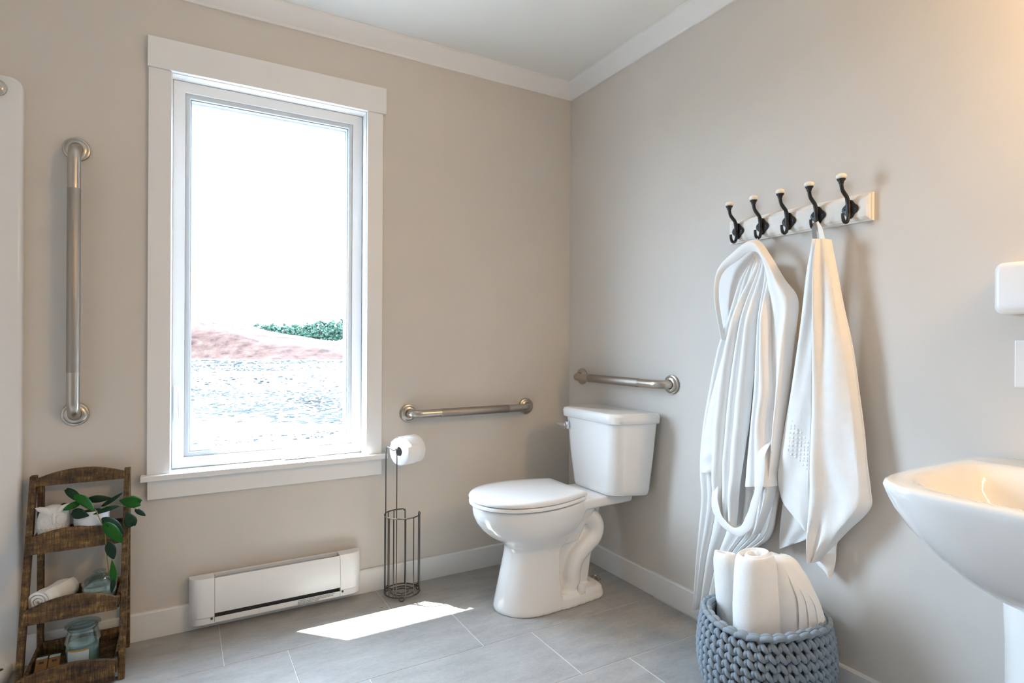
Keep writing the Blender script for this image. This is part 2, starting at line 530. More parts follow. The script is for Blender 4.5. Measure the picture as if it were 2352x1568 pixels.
j.box(HX0, HX1, .05, .16, .574, .5945)
j.build('jamb', M['trim'], win)

def frame(x0, x1, z0, z1, wl, y0, y1):
    """rectangular frame, outer x0..x1,z0..z1, member width wl"""
    out = []
    for yy in (y0, y1):
        out.append([(x0, yy, z0), (x1, yy, z0), (x1, yy, z1), (x0, yy, z1)])
        out.append([(x0 + wl, yy, z0 + wl), (x1 - wl, yy, z0 + wl), (x1 - wl, yy, z1 - wl), (x0 + wl, yy, z1 - wl)])
    o0, i0, o1, i1 = out
    return MB().loft([o0, o1, i1, i0], loop=True)
X0, X1, Z0, Z1 = -1.796, -1.0795, .596, 2.0655
frame(X0, X1, Z0, Z1, .040, .052, .150).build('sash_frame', M['vinyl'], win, bevel=.002)
frame(X0 + .040, X1 - .040, Z0 + .040, Z1 - .040, .017, .060, .150).build('glazing_bead', M['bead'], win, bevel=.002)
frame(X0 + .057, X1 - .057, Z0 + .057, Z1 - .057, .004, .072, .082).build('gasket', M['gasket'], win)
frame(X0 + .057, X1 - .057, Z0 + .057, Z1 - .057, .007, .105, .115).build('spacer_bar', M['vinyl'], win)
MB().box(X0 + .057, X1 - .057, .084, .088, Z0 + .057, Z1 - .057).build('pane', M['pane'], win)
# lock handle on the left stile
lk = MB().box(-1.791, -1.765, .043, .0518, .772, .912).build('lock_handle', M['vinyl'], win, bevel=.005, segs=3)
MB().tube(spline([(-1.778, .040, .908), (-1.778, .026, .895), (-1.777, .022, .84), (-1.776, .026, .795), (-1.776, .034, .785)], 14),
          [(.007, .006)] * 14, 10).build('lock_lever', M['vinyl'], lk, smooth=True)
# folding crank at the sill
ck = MB()
ck.loft([[(-1.412, .052, .5985), (-1.268, .052, .5985), (-1.270, .052, .630), (-1.310, .052, .640), (-1.385, .052, .638), (-1.408, .052, .622)],
         [(-1.410, .018, .5985), (-1.270, .018, .5985), (-1.273, .026, .622), (-1.310, .030, .632), (-1.382, .030, .630), (-1.404, .022, .614)]])
cko = ck.build('crank_handle', M['vinyl'], win, bevel=.004, segs=3)
MB().tube(spline([(-1.395, .022, .616), (-1.37, .016, .627), (-1.33, .014, .630), (-1.285, .016, .627), (-1.274, .018, .622)], 14),
          [(.010, .006)] * 14, 10, flat=(0, 0, 1)).build('crank_arm', M['vinyl'], cko, smooth=True)
# eave outside, above the opening: it cuts the near end of the sun patch
struct(MB().box(-5.5, 1.2, WT, .352, 2.45, 2.62).build('trim_3', M['soffit']))

# ------------------------------------------------------------------ outside
vd = np.array([0.498, 0.867]); vr = np.array([0.867, -0.498]); c2 = np.array([CAM.x, CAM.y])
GZ = -0.62
def vnoise(x, y, seed=0):
    v = 0
    for k, (f, a) in enumerate(((0.11, 1.0), (0.27, .5), (0.61, .27), (1.3, .13))):
        v += a * math.sin(f * x * 1.3 + 1.7 * k + seed + 1.3 * math.sin(f * y)) * math.cos(f * y * 1.1 + .9 * k + 1.1 * math.sin(f * x * .7 + seed))
    return v
gm = MB()
N1, N2 = 60, 60
yy = [WT + .25 + 220 * (i / N2) ** 2 for i in range(N2 + 1)]
rows = []
for q in yy:
    rows.append([(x_, q, GZ + 0.03 * vnoise(x_ * 3, q * 3)) for x_ in np.linspace(-150, 200, N1 + 1)])
gm.loft(rows, caps=False, closed=False)
g = struct(gm.build('ground_outside', M['ground'], smooth=True))

# the mound of dug earth
hm = MB(); rows = []
CREST = [(-900, 690), (200, 695), (440, 704), (500, 712), (560, 726), (590, 737), (640, 748), (700, 758), (785, 768), (900, 772), (1200, 778), (1600, 790)]
cu_ = [p[0] for p in CREST]; cv_ = [p[1] for p in CREST]
for d in np.linspace(50, 92, 90):
    row = []
    for s_ in np.linspace(-62, 10, 130):
        u_ = 1176 + 1325 * s_ / d
        top = max(.1, (CAM.z - GZ + .1) + (765 - float(np.interp(u_, cu_, cv_))) / 1325 * 73)
        cut = (.62 + .06 * vnoise(s_ * .8, 2)) * top
        a = sm(51.5 + .7 * vnoise(s_, 3), 56.5 + .9 * vnoise(s_, 9), d) * cut + sm(61 + vnoise(s_ * 2, 5), 71 + 1.5 * vnoise(s_, 1), d) * (top - cut)
        a *= 1 - sm(79, 91, d)
        a += (0.07 * vnoise(s_ * 3, d * 3) + .06 * vnoise(s_ * 7, d * 5, 2)) * sm(51, 54, d)
        p = c2 + vd * d + vr * s_
        row.append((p[0], p[1], GZ - .1 + a))
    rows.append(row)
hm.loft(rows, caps=False, closed=False)
tag(hm.build('earth_mound', M['earth'], smooth=True), 'long mound of reddish dug earth seen beyond the gravel through the window', 'mound')

# stones strewn over the ground
st = MB()
ico = [(math.cos(2 * PI * k / 6) * r_, math.sin(2 * PI * k / 6) * r_, z_) for r_, z_ in ((.85, -.6), (1.0, .15), (.55, .85)) for k in range(6)]
icf = [(a * 6 + k, a * 6 + (k + 1) % 6, a * 6 + 6 + (k + 1) % 6, a * 6 + 6 + k) for a in (0, 1) for k in range(6)] + [tuple(range(12, 18))]
def strew(n, d0, d1, r0, r1):
    for _ in range(n):
        d = rng.uniform(d0, d1); s_ = rng.uniform(-.62, -.24) * d
        p = c2 + vd * d + vr * s_
        r = rng.uniform(r0, r1) * (0.6 + 0.8 * rng.random() ** 2); an = rng.uniform(0, 6.28)
        k1, k2, k3 = rng.uniform(.7, 1.3, 3)
        st.add([(p[0] + r * (k1 * q[0] * math.cos(an) - k2 * q[1] * math.sin(an)), p[1] + r * (k1 * q[0] * math.sin(an) + k2 * q[1] * math.cos(an)),
                 GZ + r * k3 * .42 * q[2]) for q in ico], icf)
strew(2600, 12.0, 20.0, .02, .07)
strew(500, 11.8, 14.5, .03, .08)
strew(900, 32, 40, .04, .11)
strew(420, 8.5, 11, .015, .04)
strew(420, 20, 32, .03, .09)
strew(420, 41, 49, .06, .2)
tag(st.build('scattered_stones', M['stone']), 'loose grey stones scattered in bands over the ground outside', 'stones', kind='stuff')

# trees beyond the mound
def tree(s_, d, h, r, label):
    p = c2 + vd * d + vr * s_
    base = (p[0], p[1], GZ)
    t = thing('tree', label, 'tree', base, 'trees beyond the earth mound')
    MB().tube([(p[0], p[1], GZ), (p[0] + .05, p[1], GZ + h * .3), (p[0], p[1] + .05, GZ + h * .62)], [.16, .13, .07], 8).build('trunk', M['bark'], t, smooth=True)
    f = MB()
    for k in range(170):
        a = rng.uniform(0, 6.28); rr = r * math.sqrt(rng.random()) * .9
        zz = GZ + h * (.34 + .58 * rng.random() * math.sqrt(max(0.05, 1 - (rr / r) ** 2)))
        q = r * rng.uniform(.08, .19)
        cc = (p[0] + rr * math.cos(a), p[1] + rr * math.sin(a), zz)
        vs_ = []; fs = []
        nu, nv = 7, 5
        for i in range(nv + 1):
            for jn in range(nu):
                th = PI * i / nv; ph = 2 * PI * jn / nu
                k_ = q * rng.uniform(.45, 1.5)
                vs_.append((cc[0] + k_ * math.sin(th) * math.cos(ph), cc[1] + k_ * math.sin(th) * math.sin(ph), cc[2] + .8 * k_ * math.cos(th)))
        for i in range(nv):
            for jn in range(nu):
                fs.append((i * nu + jn, i * nu + (jn + 1) % nu, (i + 1) * nu + (jn + 1) % nu, (i + 1) * nu + jn))
        f.add(vs_, fs)
    f.build('foliage', M['foliage'], t)
TREES = [(596, 100, 5.0, 1.7), (622, 108, 5.4, 1.9), (650, 100, 4.9, 1.8), (680, 108, 5.2, 2.0), (708, 100, 5.1, 1.8), (736, 108, 6.0, 2.0), (764, 100, 5.6, 1.9),
         (793, 108, 6.5, 2.0), (822, 100, 6.0, 1.9)]
NTH = ['leftmost tree', 'second tree from the left', 'third tree from the left', 'fourth tree from the left', 'fifth tree from the left', 'sixth tree from the left', 'seventh tree from the left',
       'eighth tree from the left', 'rightmost tree']
for nth, (u_, dd, hh, rr) in zip(NTH, TREES):
    tree((u_ - 1176) / 1325 * dd, dd, hh, rr, nth + ' in the distant green row beyond the earth mound')

# ------------------------------------------------------------------ lamps (outside the frame); the ceiling one is added as fill
cl = thing('added_fill_lamp', 'added fill lamp shaped as a round flush ceiling light behind the viewer', 'lamp', (-1.0, -2.95, ZC))
MB().lathe([(.17, ZC - .001), (.17, ZC - .03), (.155, ZC - .035)], (-1.0, -2.95, 0), 40).build('rim', M['chrome'], cl, smooth=True)
MB().lathe([(.152, ZC - .036), (.140, ZC - .06), (.09, ZC - .078), (.01, ZC - .083)], (-1.0, -2.95, 0), 40).build('diffuser', M['diffuser'], cl, smooth=True)
vl = thing('vanity_light', 'vanity wall light with four warm bulbs above the sink', 'lamp', (0, -2.52, 2.0))
MB().box(-.03, -.001, -2.82, -2.22, 1.94, 2.02).build('back_plate', M['chrome'], vl, bevel=.006)
for k in range(4):
    yk = -2.745 + .15 * k
    h_ = MB().tube([(-.03, yk, 1.98), (-.14, yk, 1.98), (-.16, yk, 1.965)], .012, 12).build('socket', M['chrome'], vl, smooth=True)
    MB().lathe([(.012, 1.962), (.02, 1.945), (.036, 1.92), (.040, 1.895), (.034, 1.87), (.016, 1.856)], (-.165, yk, 0), 20).build('bulb', M['bulb'], h_, smooth=True)

# ------------------------------------------------------------------ grab bars
def grab_bar(p0, p1, nrm, label, ratio):
    """two wall points, wall normal; tube bends into both flanges; peened grip in the middle."""
    P0, P1, N = Vector(p0), Vector(p1), Vector(nrm)
    D = (P1 - P0).normalized(); L = (P1 - P0).length
    t = thing('grab_bar', label, 'grab bar', P0)
    R, S, B = .0185, .058, .048
    path = [P0 + N * .004]
    for k in range(0, 9):
        a = PI / 2 * k / 8
        path.append(P0 + N * (S - B + B * math.sin(a)) + D * (B - B * math.cos(a)))
    a0 = len(path)
    path += [P1 + N * (S - B + B * math.sin(PI / 2 * k / 8)) - D * (B - B * math.cos(PI / 2 * k / 8)) for k in range(8, -1, -1)]
    path.append(P1 + N * .004)
    MB().tube(path, R, 20).build('bar', M['steel'], t, smooth=True)
    g0 = P0 + N * S + D * L * ratio; g1 = P1 + N * S - D * L * ratio
    MB().tube([g0, g0 + D * .001, g1 - D * .001, g1], [R, R + .0006, R + .0006, R], 24).build('grip_section', M['peened'], t, smooth=True)
    for P in (P0, P1):
        u = N.orthogonal().normalized(); v = N.cross(u)
        rings = []
        for r, h in ((.0395, .0006), (.040, .005), (.0385, .009), (.034, .0105), (.0315, .0135), (.026, .0165), (.0205, .0172), (.0205, .010)):
            rings.append([P + N * h + u * (r * math.cos(2 * PI * k / 36)) + v * (r * math.sin(2 * PI * k / 36)) for k in range(36)])
        MB().loft(rings).build('flange', M['steel'], t, smooth=True, angle=25)
    return t
grab_bar((-.8809, 0, .7605), (-.267, 0, .7605), (0, -1, 0), 'horizontal steel grab bar on the window wall above the toilet paper stand', .215)
grab_bar((0, -.116, .909), (0, -.7318, .909), (-1, 0, 0), 'horizontal steel grab bar on the right wall above the toilet tank', .215)
grab_bar((-2.081, 0, .8265), (-2.081, 0, 1.736), (0, -1, 0), 'long vertical steel grab bar left of the window', .16)

# ------------------------------------------------------------------ shower end panel at the far left
sh = thing('shower_surround', 'white acrylic shower end panel with rounded top corner at the far left', 'shower', (-2.7, -.02, 0))
def panel_ring(y_, ins):
    x1, zt, r = -2.2215 - ins, 1.940 - ins, .035
    pts = [(XL + .001, y_, .0005), (x1, y_, .0005)]
    pts += [(x1 - r + r * math.cos(PI / 2 * k / 8), y_, zt - r + r * math.sin(PI / 2 * k / 8)) for k in range(9)]
    pts.append((XL + .001, y_, zt))
    return pts
MB().loft([panel_ring(-.0005, 0), panel_ring(-.022, 0), panel_ring(-.030, .003), panel_ring(-.034, .010)]).build('end_panel', M['acrylic'], sh, smooth=True, angle=60)
sb = MB().loft([[(XL + .001, -1.55, z), (-2.238 - i, -1.55, z), (-2.238 - i, -.0345, z), (XL + .001, -.0345, z)] for z, i in ((.0005, 0), (.022, 0), (.030, .006), (.032, .014))])
sbo = sb.build('base_curb', M['acrylic'], sh, smooth=True, angle=60)
MB().lathe([(.0095, .0321), (.0095, .0328), (.004, .0330)], (-2.262, -.078, 0), 20).build('weep_hole', M['dark'], sbo)
rd = thing('shower_rod', 'round steel flange of a shower curtain rod on the shower panel', 'rod', (-2.284, -.0345, 1.893))
MB().lathe([(.026, -.0346), (.026, -.040), (.018, -.048), (.0135, -.050)], (-2.284, 0, 1.893), 28, axis='y').build('flange', M['steel'], rd, smooth=True)
MB().tube([(-2.284, -.045, 1.893), (-2.284, -1.53, 1.893)], .0127, 16).build('rod', M['steel'], rd, smooth=True)

# ------------------------------------------------------------------ baseboard heater
ht = thing('baseboard_heater', 'white electric wall heater below the window', 'heater', (-1.42, -.0145, .03))
HX = (-1.737, -1.655, -1.196, -1.106)
def heater_ring(x, f):
    # (y, z) section of the casing; f scales depth (rounded ends)
    return [(x, -.0148, .030), (x, -.0148 - .050 * f, .030), (x, -.0148 - .060 * f, .036), (x, -.0148 - .060 * f, .058), (x, -.0148 - .066 * f, .064),
            (x, -.0148 - .064 * f, .150), (x, -.0148 - .058 * f, .186), (x, -.0148 - .050 * f, .2005), (x, -.0148, .2015)]
def end_cap(xo, xi):
    rings = []
    for k in range(9):
        a = PI / 2 * k / 8
        x = xo + (xi - xo) * (.55 * (1 - math.cos(a))) if k else xo
        rings.append(heater_ring(x, .30 + .70 * math.sin(a)))
    rings.append(heater_ring(xi, 1.0))
    return MB().loft(rings)
end_cap(HX[0], HX[1]).build('end_cap', M['enamel'], ht, smooth=True, angle=35)
end_cap(HX[3], HX[2]).build('end_cap', M['enamel'], ht, smooth=True, angle=35)
g_ = .0012
FR = [(-.0788, .0735), (-.0800, .0775), (-.0785, .150), (-.0728, .186), (-.0648, .1985), (-.0628, .1985), (-.0700, .184), (-.0755, .150), (-.0770, .0735)]
MB().loft([[(x, y_, z) for y_, z in FR] for x in (HX[1] + g_, HX[2] - g_)]).build('front_panel', M['enamel'], ht, smooth=True, angle=30)
LP = [(-.0148, .0305), (-.066, .0305), (-.0745, .037), (-.0752, .0570), (-.0735, .0570), (-.072, .038), (-.065, .033), (-.0148, .033)]
lip = MB().loft([[(x, y_, z) for y_, z in LP] for x in (HX[1] + g_, HX[2] - g_)]).build('lower_lip', M['enamel'], ht, smooth=True, angle=30)
MB().box(HX[1] + g_, HX[2] - g_, -.060, -.030, .034, .188).build('dark_core', M['dark'], ht)
MB().box(HX[1] + g_, HX[2] - g_, -.0285, -.0149, .034, .2015).build('back_plate', M['enamel'], ht)
MB().box(HX[1] + .01, HX[2] - .05, -.052, -.036, .1885, .1935).build('top_grille', M['gasket'], ht)
for xs in (HX[1] - .009, HX[2] + .009):
    MB().lathe([(.0042, -.0752), (.0042, -.0775), (.002, -.0780)], (xs, 0, .0545), 14, axis='y').build('screw', M['dark'], ht, smooth=True)
def text_mesh(name, body, size, m, parent, loc, rot, ext=.0002, align='LEFT'):
    cu = bpy.data.curves.new(name, 'FONT')
    cu.body = body; cu.size = size; cu.extrude = ext; cu.align_x = align; cu.space_line = .95
    o = bpy.data.objects.new(name, cu); COL.objects.link(o)
    dg = bpy.context.evaluated_depsgraph_get()
    me = bpy.data.meshes.new_from_object(o.evaluated_get(dg))
    bpy.data.objects.remove(o)
    me.name = name; me.materials.clear(); me.materials.append(m)
    n = bpy.data.objects.new(name, me); COL.objects.link(n)
    n.parent = parent
    n.location = Vector(loc) - OFF[parent.as_pointer()]
    n.rotation_euler = rot
    OFF[n.as_pointer()] = Vector(loc)
    return n
text_mesh('warning_text', 'WARNING: TO REDUCE THE RISK OF FIRE DO NOT\nPLACE FURNITURE OR DRAPES AGAINST HEATER\nKEEP AREA IN FRONT CLEAR', .0062, M['black_ink'], lip, (-1.362, -.0754, .0505), (PI / 2, 0, 0))

# ------------------------------------------------------------------ toilet paper stand and roll
ts = thing('toilet_paper_stand', 'slim bronze wire toilet paper stand against the baseboard right of the window', 'paper stand', (-.942, -.102, 0))
SC, SR = (-.942, -.102), .075
def ringpts(r, z, a0=0, a1=360, n=48):
    return [(SC[0] + r * math.cos(math.radians(a0 + (a1 - a0) * k / (n - 1))), SC[1] + r * math.sin(math.radians(a0 + (a1 - a0) * k / (n - 1))), z) for k in range(n)]
WR = .0023
MB().tube(ringpts(SR, .016, 0, 352.5, 48), .0030, 8, closed=True).build('base_ring', M['wire'], ts, smooth=True)
MB().tube(ringpts(SR * .64, .015, 0, 352.5, 40), .0022, 8, closed=True).build('inner_ring', M['wire'], ts, smooth=True)
MB().tube(ringpts(SR * .34, .015, 0, 352.5, 32), .0022, 8, closed=True).build('inner_ring', M['wire'], ts, smooth=True)
for a in (10, 130, 250):
    ca, sa = math.cos(math.radians(a)), math.sin(math.radians(a))
    MB().tube([(SC[0] + SR * .34 * ca, SC[1] + SR * .34 * sa, .015), (SC[0] + SR * ca, SC[1] + SR * sa, .016)], .0022, 8).build('spoke', M['wire'], ts, smooth=True)
    lp = []
    for k in range(17):
        q = 2 * PI * k / 16
        lp.append((SC[0] + SR * 1.0 * ca - sa * .0115 * math.sin(q), SC[1] + SR * sa + ca * .0115 * math.sin(q), .0140 - .0118 * math.cos(q)))
    MB().tube(lp[:-1], .0022, 8, closed=True).build('foot_loop', M['wire'], ts, smooth=True)
# top ring: open at the back right, turned down at both ends
tr = [(p[0], p[1], p[2]) for p in ringpts(SR, .344, 62, 62 + 302, 60)]
e0 = tr[0]; e1 = tr[-1]
MB().tube([(e0[0], e0[1], .017), (e0[0], e0[1], .335)] + tr[1:-1] + [(e1[0], e1[1], .335), (e1[0], e1[1], .017)], .0026, 8).build('top_ring', M['wire'], ts, smooth=True)
for a in (62, 100, 125, 152, 205, 222, 262, 290, 330):
    ca, sa = math.cos(math.radians(a)), math.sin(math.radians(a))
    r = SR - .0005
    MB().tube([(SC[0] + r * ca, SC[1] + r * sa, .016), (SC[0] + r * ca, SC[1] + r * sa, .344)], WR, 8).build('upright', M['wire'], ts, smooth=True)
W1 = (-1.0145, -.100); W2 = (-.987, -.160)
AX = Vector((.917, .399, 0))
RC0 = Vector((-.968, -.127, .616)); RC1 = RC0 + AX * .102
arm = RC0 + Vector((0, 0, .0165)) - AX * .012
MB().tube(spline([(W1[0], W1[1], .016), (W1[0], W1[1], .3), (W1[0], W1[1], .61), (W1[0], W1[1], .628), (W1[0] + .006, W1[1] - .012, .637),
                  (W1[0] + .014, W1[1] - .030, .630), (W2[0] - .006, W2[1] + .020, .6255), tuple(arm)], 60)[:] +
          [tuple(arm + AX * .05), tuple(arm + AX * .11)], WR, 8).build('hook_wire', M['wire'], ts, smooth=True)
MB().tube(spline([(W2[0], W2[1], .016), (W2[0], W2[1], .3), (W2[0], W2[1], .615), (W2[0] + .001, W2[1] + .004, .628), (W2[0] + .004, W2[1] + .012, .636),
                  tuple(arm + AX * .012 + Vector((0, 0, .004))), tuple(arm + AX * .03 + Vector((0, 0, .004)))], 50), WR, 8).build('hook_wire', M['wire'], ts, smooth=True)
rl = thing('toilet_roll', 'white toilet paper roll on the arm of the bronze wire stand', 'toilet roll', tuple(RC0 - Vector((0, 0, .058))))
AU = Vector((0, 0, 1)); AV = AX.cross(AU)
def disc(c, r, n=40, wob=0.0):
    return [c + AU * (r * (1 + wob * math.sin(3 * q + 1)) * math.cos(q)) + AV * (r * (1 + wob * math.sin(2 * q)) * math.sin(q)) for q in (2 * PI * k / n for k in range(n))]
MB().loft([disc(RC0, .0205), disc(RC0, .055, wob=.006), disc(RC0 + AX * .0025, .0585, wob=.01), disc(RC0 + AX * .05, .0592, wob=.012), disc(RC1 - AX * .003, .0588, wob=.012),
           disc(RC1, .056, wob=.006), disc(RC1, .0205)], caps=False, loop=True).build('paper', M['paper'], rl, smooth=True, angle=50)
MB().loft([disc(RC0 + AX * .0006, .0203), disc(RC1 - AX * .0006, .0203), disc(RC1 - AX * .0006, .0190), disc(RC0 + AX * .0006, .0190)], caps=False, loop=True).build('core', M['core'], rl, smooth=True, angle=50)
tl = MB()
rows = []
for k in range(10):
    q = .5 - .33 * k / 9
    rr = .0605 + .0015 * math.sin(k * .9)
    rows.append([RC0 + AX * s_ + AU * (rr * math.sin(PI * q)) - AV * (rr * math.cos(PI * q)) for s_ in np.linspace(0.001, .101, 6)])
tl.loft(rows, caps=False, closed=False).build('loose_sheet', M['paper'], rl, smooth=True)

# ------------------------------------------------------------------ toilet
TY = -.440
to = thing('toilet', 'white two-piece toilet with closed lid in the corner', 'toilet', (-.40, TY, 0))
def egg(xb, xf, hw, z, back=.7, tp=.5, n=22, pw=2.2):
    side = []
    for k in range(n + 1):
        t = (1 - math.cos(PI * k / n)) / 2
        if t < tp:
            w_ = hw * (back + (1 - back) * sm(0, 1, min(1, t / tp) * .5 + .25 * 0) * 2 if False else back + (1 - back) * math.sin(PI / 2 * t / tp))
        else:
            w_ = hw * max(0, 1 - ((t - tp) / (1 - tp)) ** pw) ** (1 / 2.0)
        side.append((xb + (xf - xb) * t, w_))
    ring = [(x, TY - w_, z) for x, w_ in side]
    ring += [(x, TY + w_, z) for x, w_ in reversed(side[:-1])]
    return ring
BW = [  # z, xb, xf, hw, back, tp
    (.000, -.425, -.667, .126, .95, .3), (.012, -.425, -.668, .127, .95, .3), (.05, -.425, -.659, .122, .95, .3), (.13, -.428, -.641, .114, .95, .3),
    (.20, -.43, -.624, .109, .94, .31), (.235, -.425, -.616, .108, .92, .34), (.253, -.412, -.617, .111, .89, .38), (.268, -.395, -.632, .119, .84, .42),
    (.285, -.378, -.660, .132, .79, .45), (.305, -.358, -.693, .147, .75, .47), (.330, -.338, -.721, .160, .71, .49), (.358, -.320, -.742, .170, .69, .5), (.385, -.310, -.754, .175, .68, .5),
    (.405, -.304, -.758, .177, .68, .5), (.428, -.300, -.757, .177, .68, .5)]
body = MB().loft([egg(xb, xf, hw, z, bk, tp) for z, xb, xf, hw, bk, tp in BW])
# rear deck below the tank
def rrect(x0, x1, hw0, hw1, z, r=.03, n=5, yc=TY):
    """rounded rectangle; hw0 at x0 side, hw1 at x1 side"""
    pts = []
    cs = [(x0 + r, yc - hw0 + r, PI), (x1 - r, yc - hw1 + r, 1.5 * PI), (x1 - r, yc + hw1 - r, 0), (x0 + r, yc + hw0 - r, .5 * PI)]
    for cx, cy, a in cs:
        for k in range(n + 1):
            q = a + PI / 2 * k / n
            pts.append((cx + r * math.cos(q), cy + r * math.sin(q), z))
    return pts
body.loft([rrect(-.40, -.060, .118, .110, .388, .02), rrect(-.40, -.050, .128, .122, .396, .025), rrect(-.40, -.048, .130, .124, .428, .025), rrect(-.40, -.052, .126, .120, .4335, .022)])
# bowl underside towards the deck
body.loft([rrect(-.46, -.30, .09, .075, .25, .03), rrect(-.46, -.27, .11, .09, .33, .03), rrect(-.46, -.22, .125, .11, .40, .03)])
# thin central web behind the pedestal, leaning back at the top
body.loft([rrect(-.46, -.245, .050, .046, .02, .012), rrect(-.46, -.225, .050, .046, .15, .012), rrect(-.46, -.165, .050, .046, .40, .012)])
# foot
body.loft([rrect(-.46, -.180, .126, .110, 0, .06, 8), rrect(-.46, -.178, .126, .110, .012, .06, 8), rrect(-.46, -.184, .118, .104, .040, .06, 8), rrect(-.46, -.20, .100, .09, .050, .05, 8)])
# trapway bulging out of the web on both sides
for sgn in (-1, 1):
    yo = TY + sgn * .052
    body.tube(spline([(-.405, yo, .27), (-.36, yo, .315), (-.30, yo, .345), (-.245, yo, .338), (-.212, yo, .295), (-.222, yo, .252), (-.265, yo, .218),
                      (-.315, yo, .175), (-.335, yo, .125), (-.34, yo, .075), (-.37, yo, .03)], 40), [.040] * 40, 14)
body.build('bowl', M['ceramic'], to, remesh=.0045, smooth_it=10)
def lid_ring(z, ins, xb=-.318, xf=-.772, hw=.188):
    return egg(xb - ins, xf + ins, hw - ins, z, .70, .5)
MB().loft([lid_ring(.4340, .006), lid_ring(.4360, .001), lid_ring(.4440, 0), lid_ring(.4490, .003), lid_ring(.4500, .010)]).build('seat', M['seat'], to, smooth=True, angle=50)
MB().loft([lid_ring(.4522, .006), lid_ring(.4535, .001), lid_ring(.4620, -.001), lid_ring(.4690, .004), lid_ring(.4725, .014), lid_ring(.4755, .045), lid_ring(.4768, .09), lid_ring(.4770, .14)]).build('seat_lid', M['seat'], to, smooth=True, angle=60)
for s_ in (-1, 1):
    MB().tube([(-.300, TY + s_ * .075 - .025, .445), (-.300, TY + s_ * .075 + .025, .445)], .011, 14).build('hinge', M['seat'], to, smooth=True)
def tank_ring(z, xf, xb, wf, wb, r=.055, yc=-.458):
    pts = []
    n = 7
    for cx, cy, a, rr in ((xf + r, yc - wf + r, PI, r), (xb - .015, yc - wb + .015, 1.5 * PI, .015), (xb - .015, yc + wb - .015, 0, .015), (xf + r, yc + wf - r, .5 * PI, r)):
        for k in range(n + 1):
            q = a + PI / 2 * k / n
            pts.append((cx + rr * math.cos(q), cy + rr * math.sin(q), z))
    # bow the front a little
    return [(p[0] - .012 * max(0, 1 - ((p[1] - yc) / wf) ** 2) * (1 if p[0] < (xf + xb) / 2 else 0), p[1], p[2]) for p in pts]
MB().loft([tank_ring(.4345, -.196, -.048, .150, .178), tank_ring(.440, -.204, -.042, .158, .186), tank_ring(.46, -.207, -.038, .161, .190), tank_ring(.60, -.217, -.032, .176, .207),
           tank_ring(.742, -.225, -.028, .190, .222)]).build('tank', M['ceramic'], to, smooth=True, angle=50)
MB().loft([tank_ring(.7425, -.232, -.024, .196, .229), tank_ring(.746, -.238, -.022, .202, .234), tank_ring(.773, -.240, -.022, .204, .236), tank_ring(.783, -.236, -.024, .200, .232),
           tank_ring(.7865, -.226, -.030, .190, .224)]).build('tank_lid', M['ceramic'], to, smooth=True, angle=60)
lv = MB().box(-.2440, -.2285, -.328, -.296, .688, .722).build('flush_lever', M['chrome'], to, bevel=.004)
MB().loft([[(-.2440, y_, .699), (-.2520, y_, .699), (-.2520, y_, .712), (-.2440, y_, .712)] for y_ in (-.318, -.238)]).build('lever_arm', M['chrome'], lv, bevel=.003)
for s_ in (-1, 1):
    MB().lathe([(.0165, .042), (.0165, .064), (.013, .074), (.003, .077)], (-.318, TY + s_ * .100, 0), 18).build('bolt_cap', M['seat'], to, smooth=True)
es = tag(MB().lathe([(.028, .0005), (.028, .004), (.012, .012), (.008, .014), (.006, .018)], (-.115, -.372, 0), 24).build('pipe_escutcheon', M['steel'], smooth=True, loc=(-.115, -.372, 0)),
         'small round steel pipe collar on the floor behind the toilet foot', 'pipe collar')

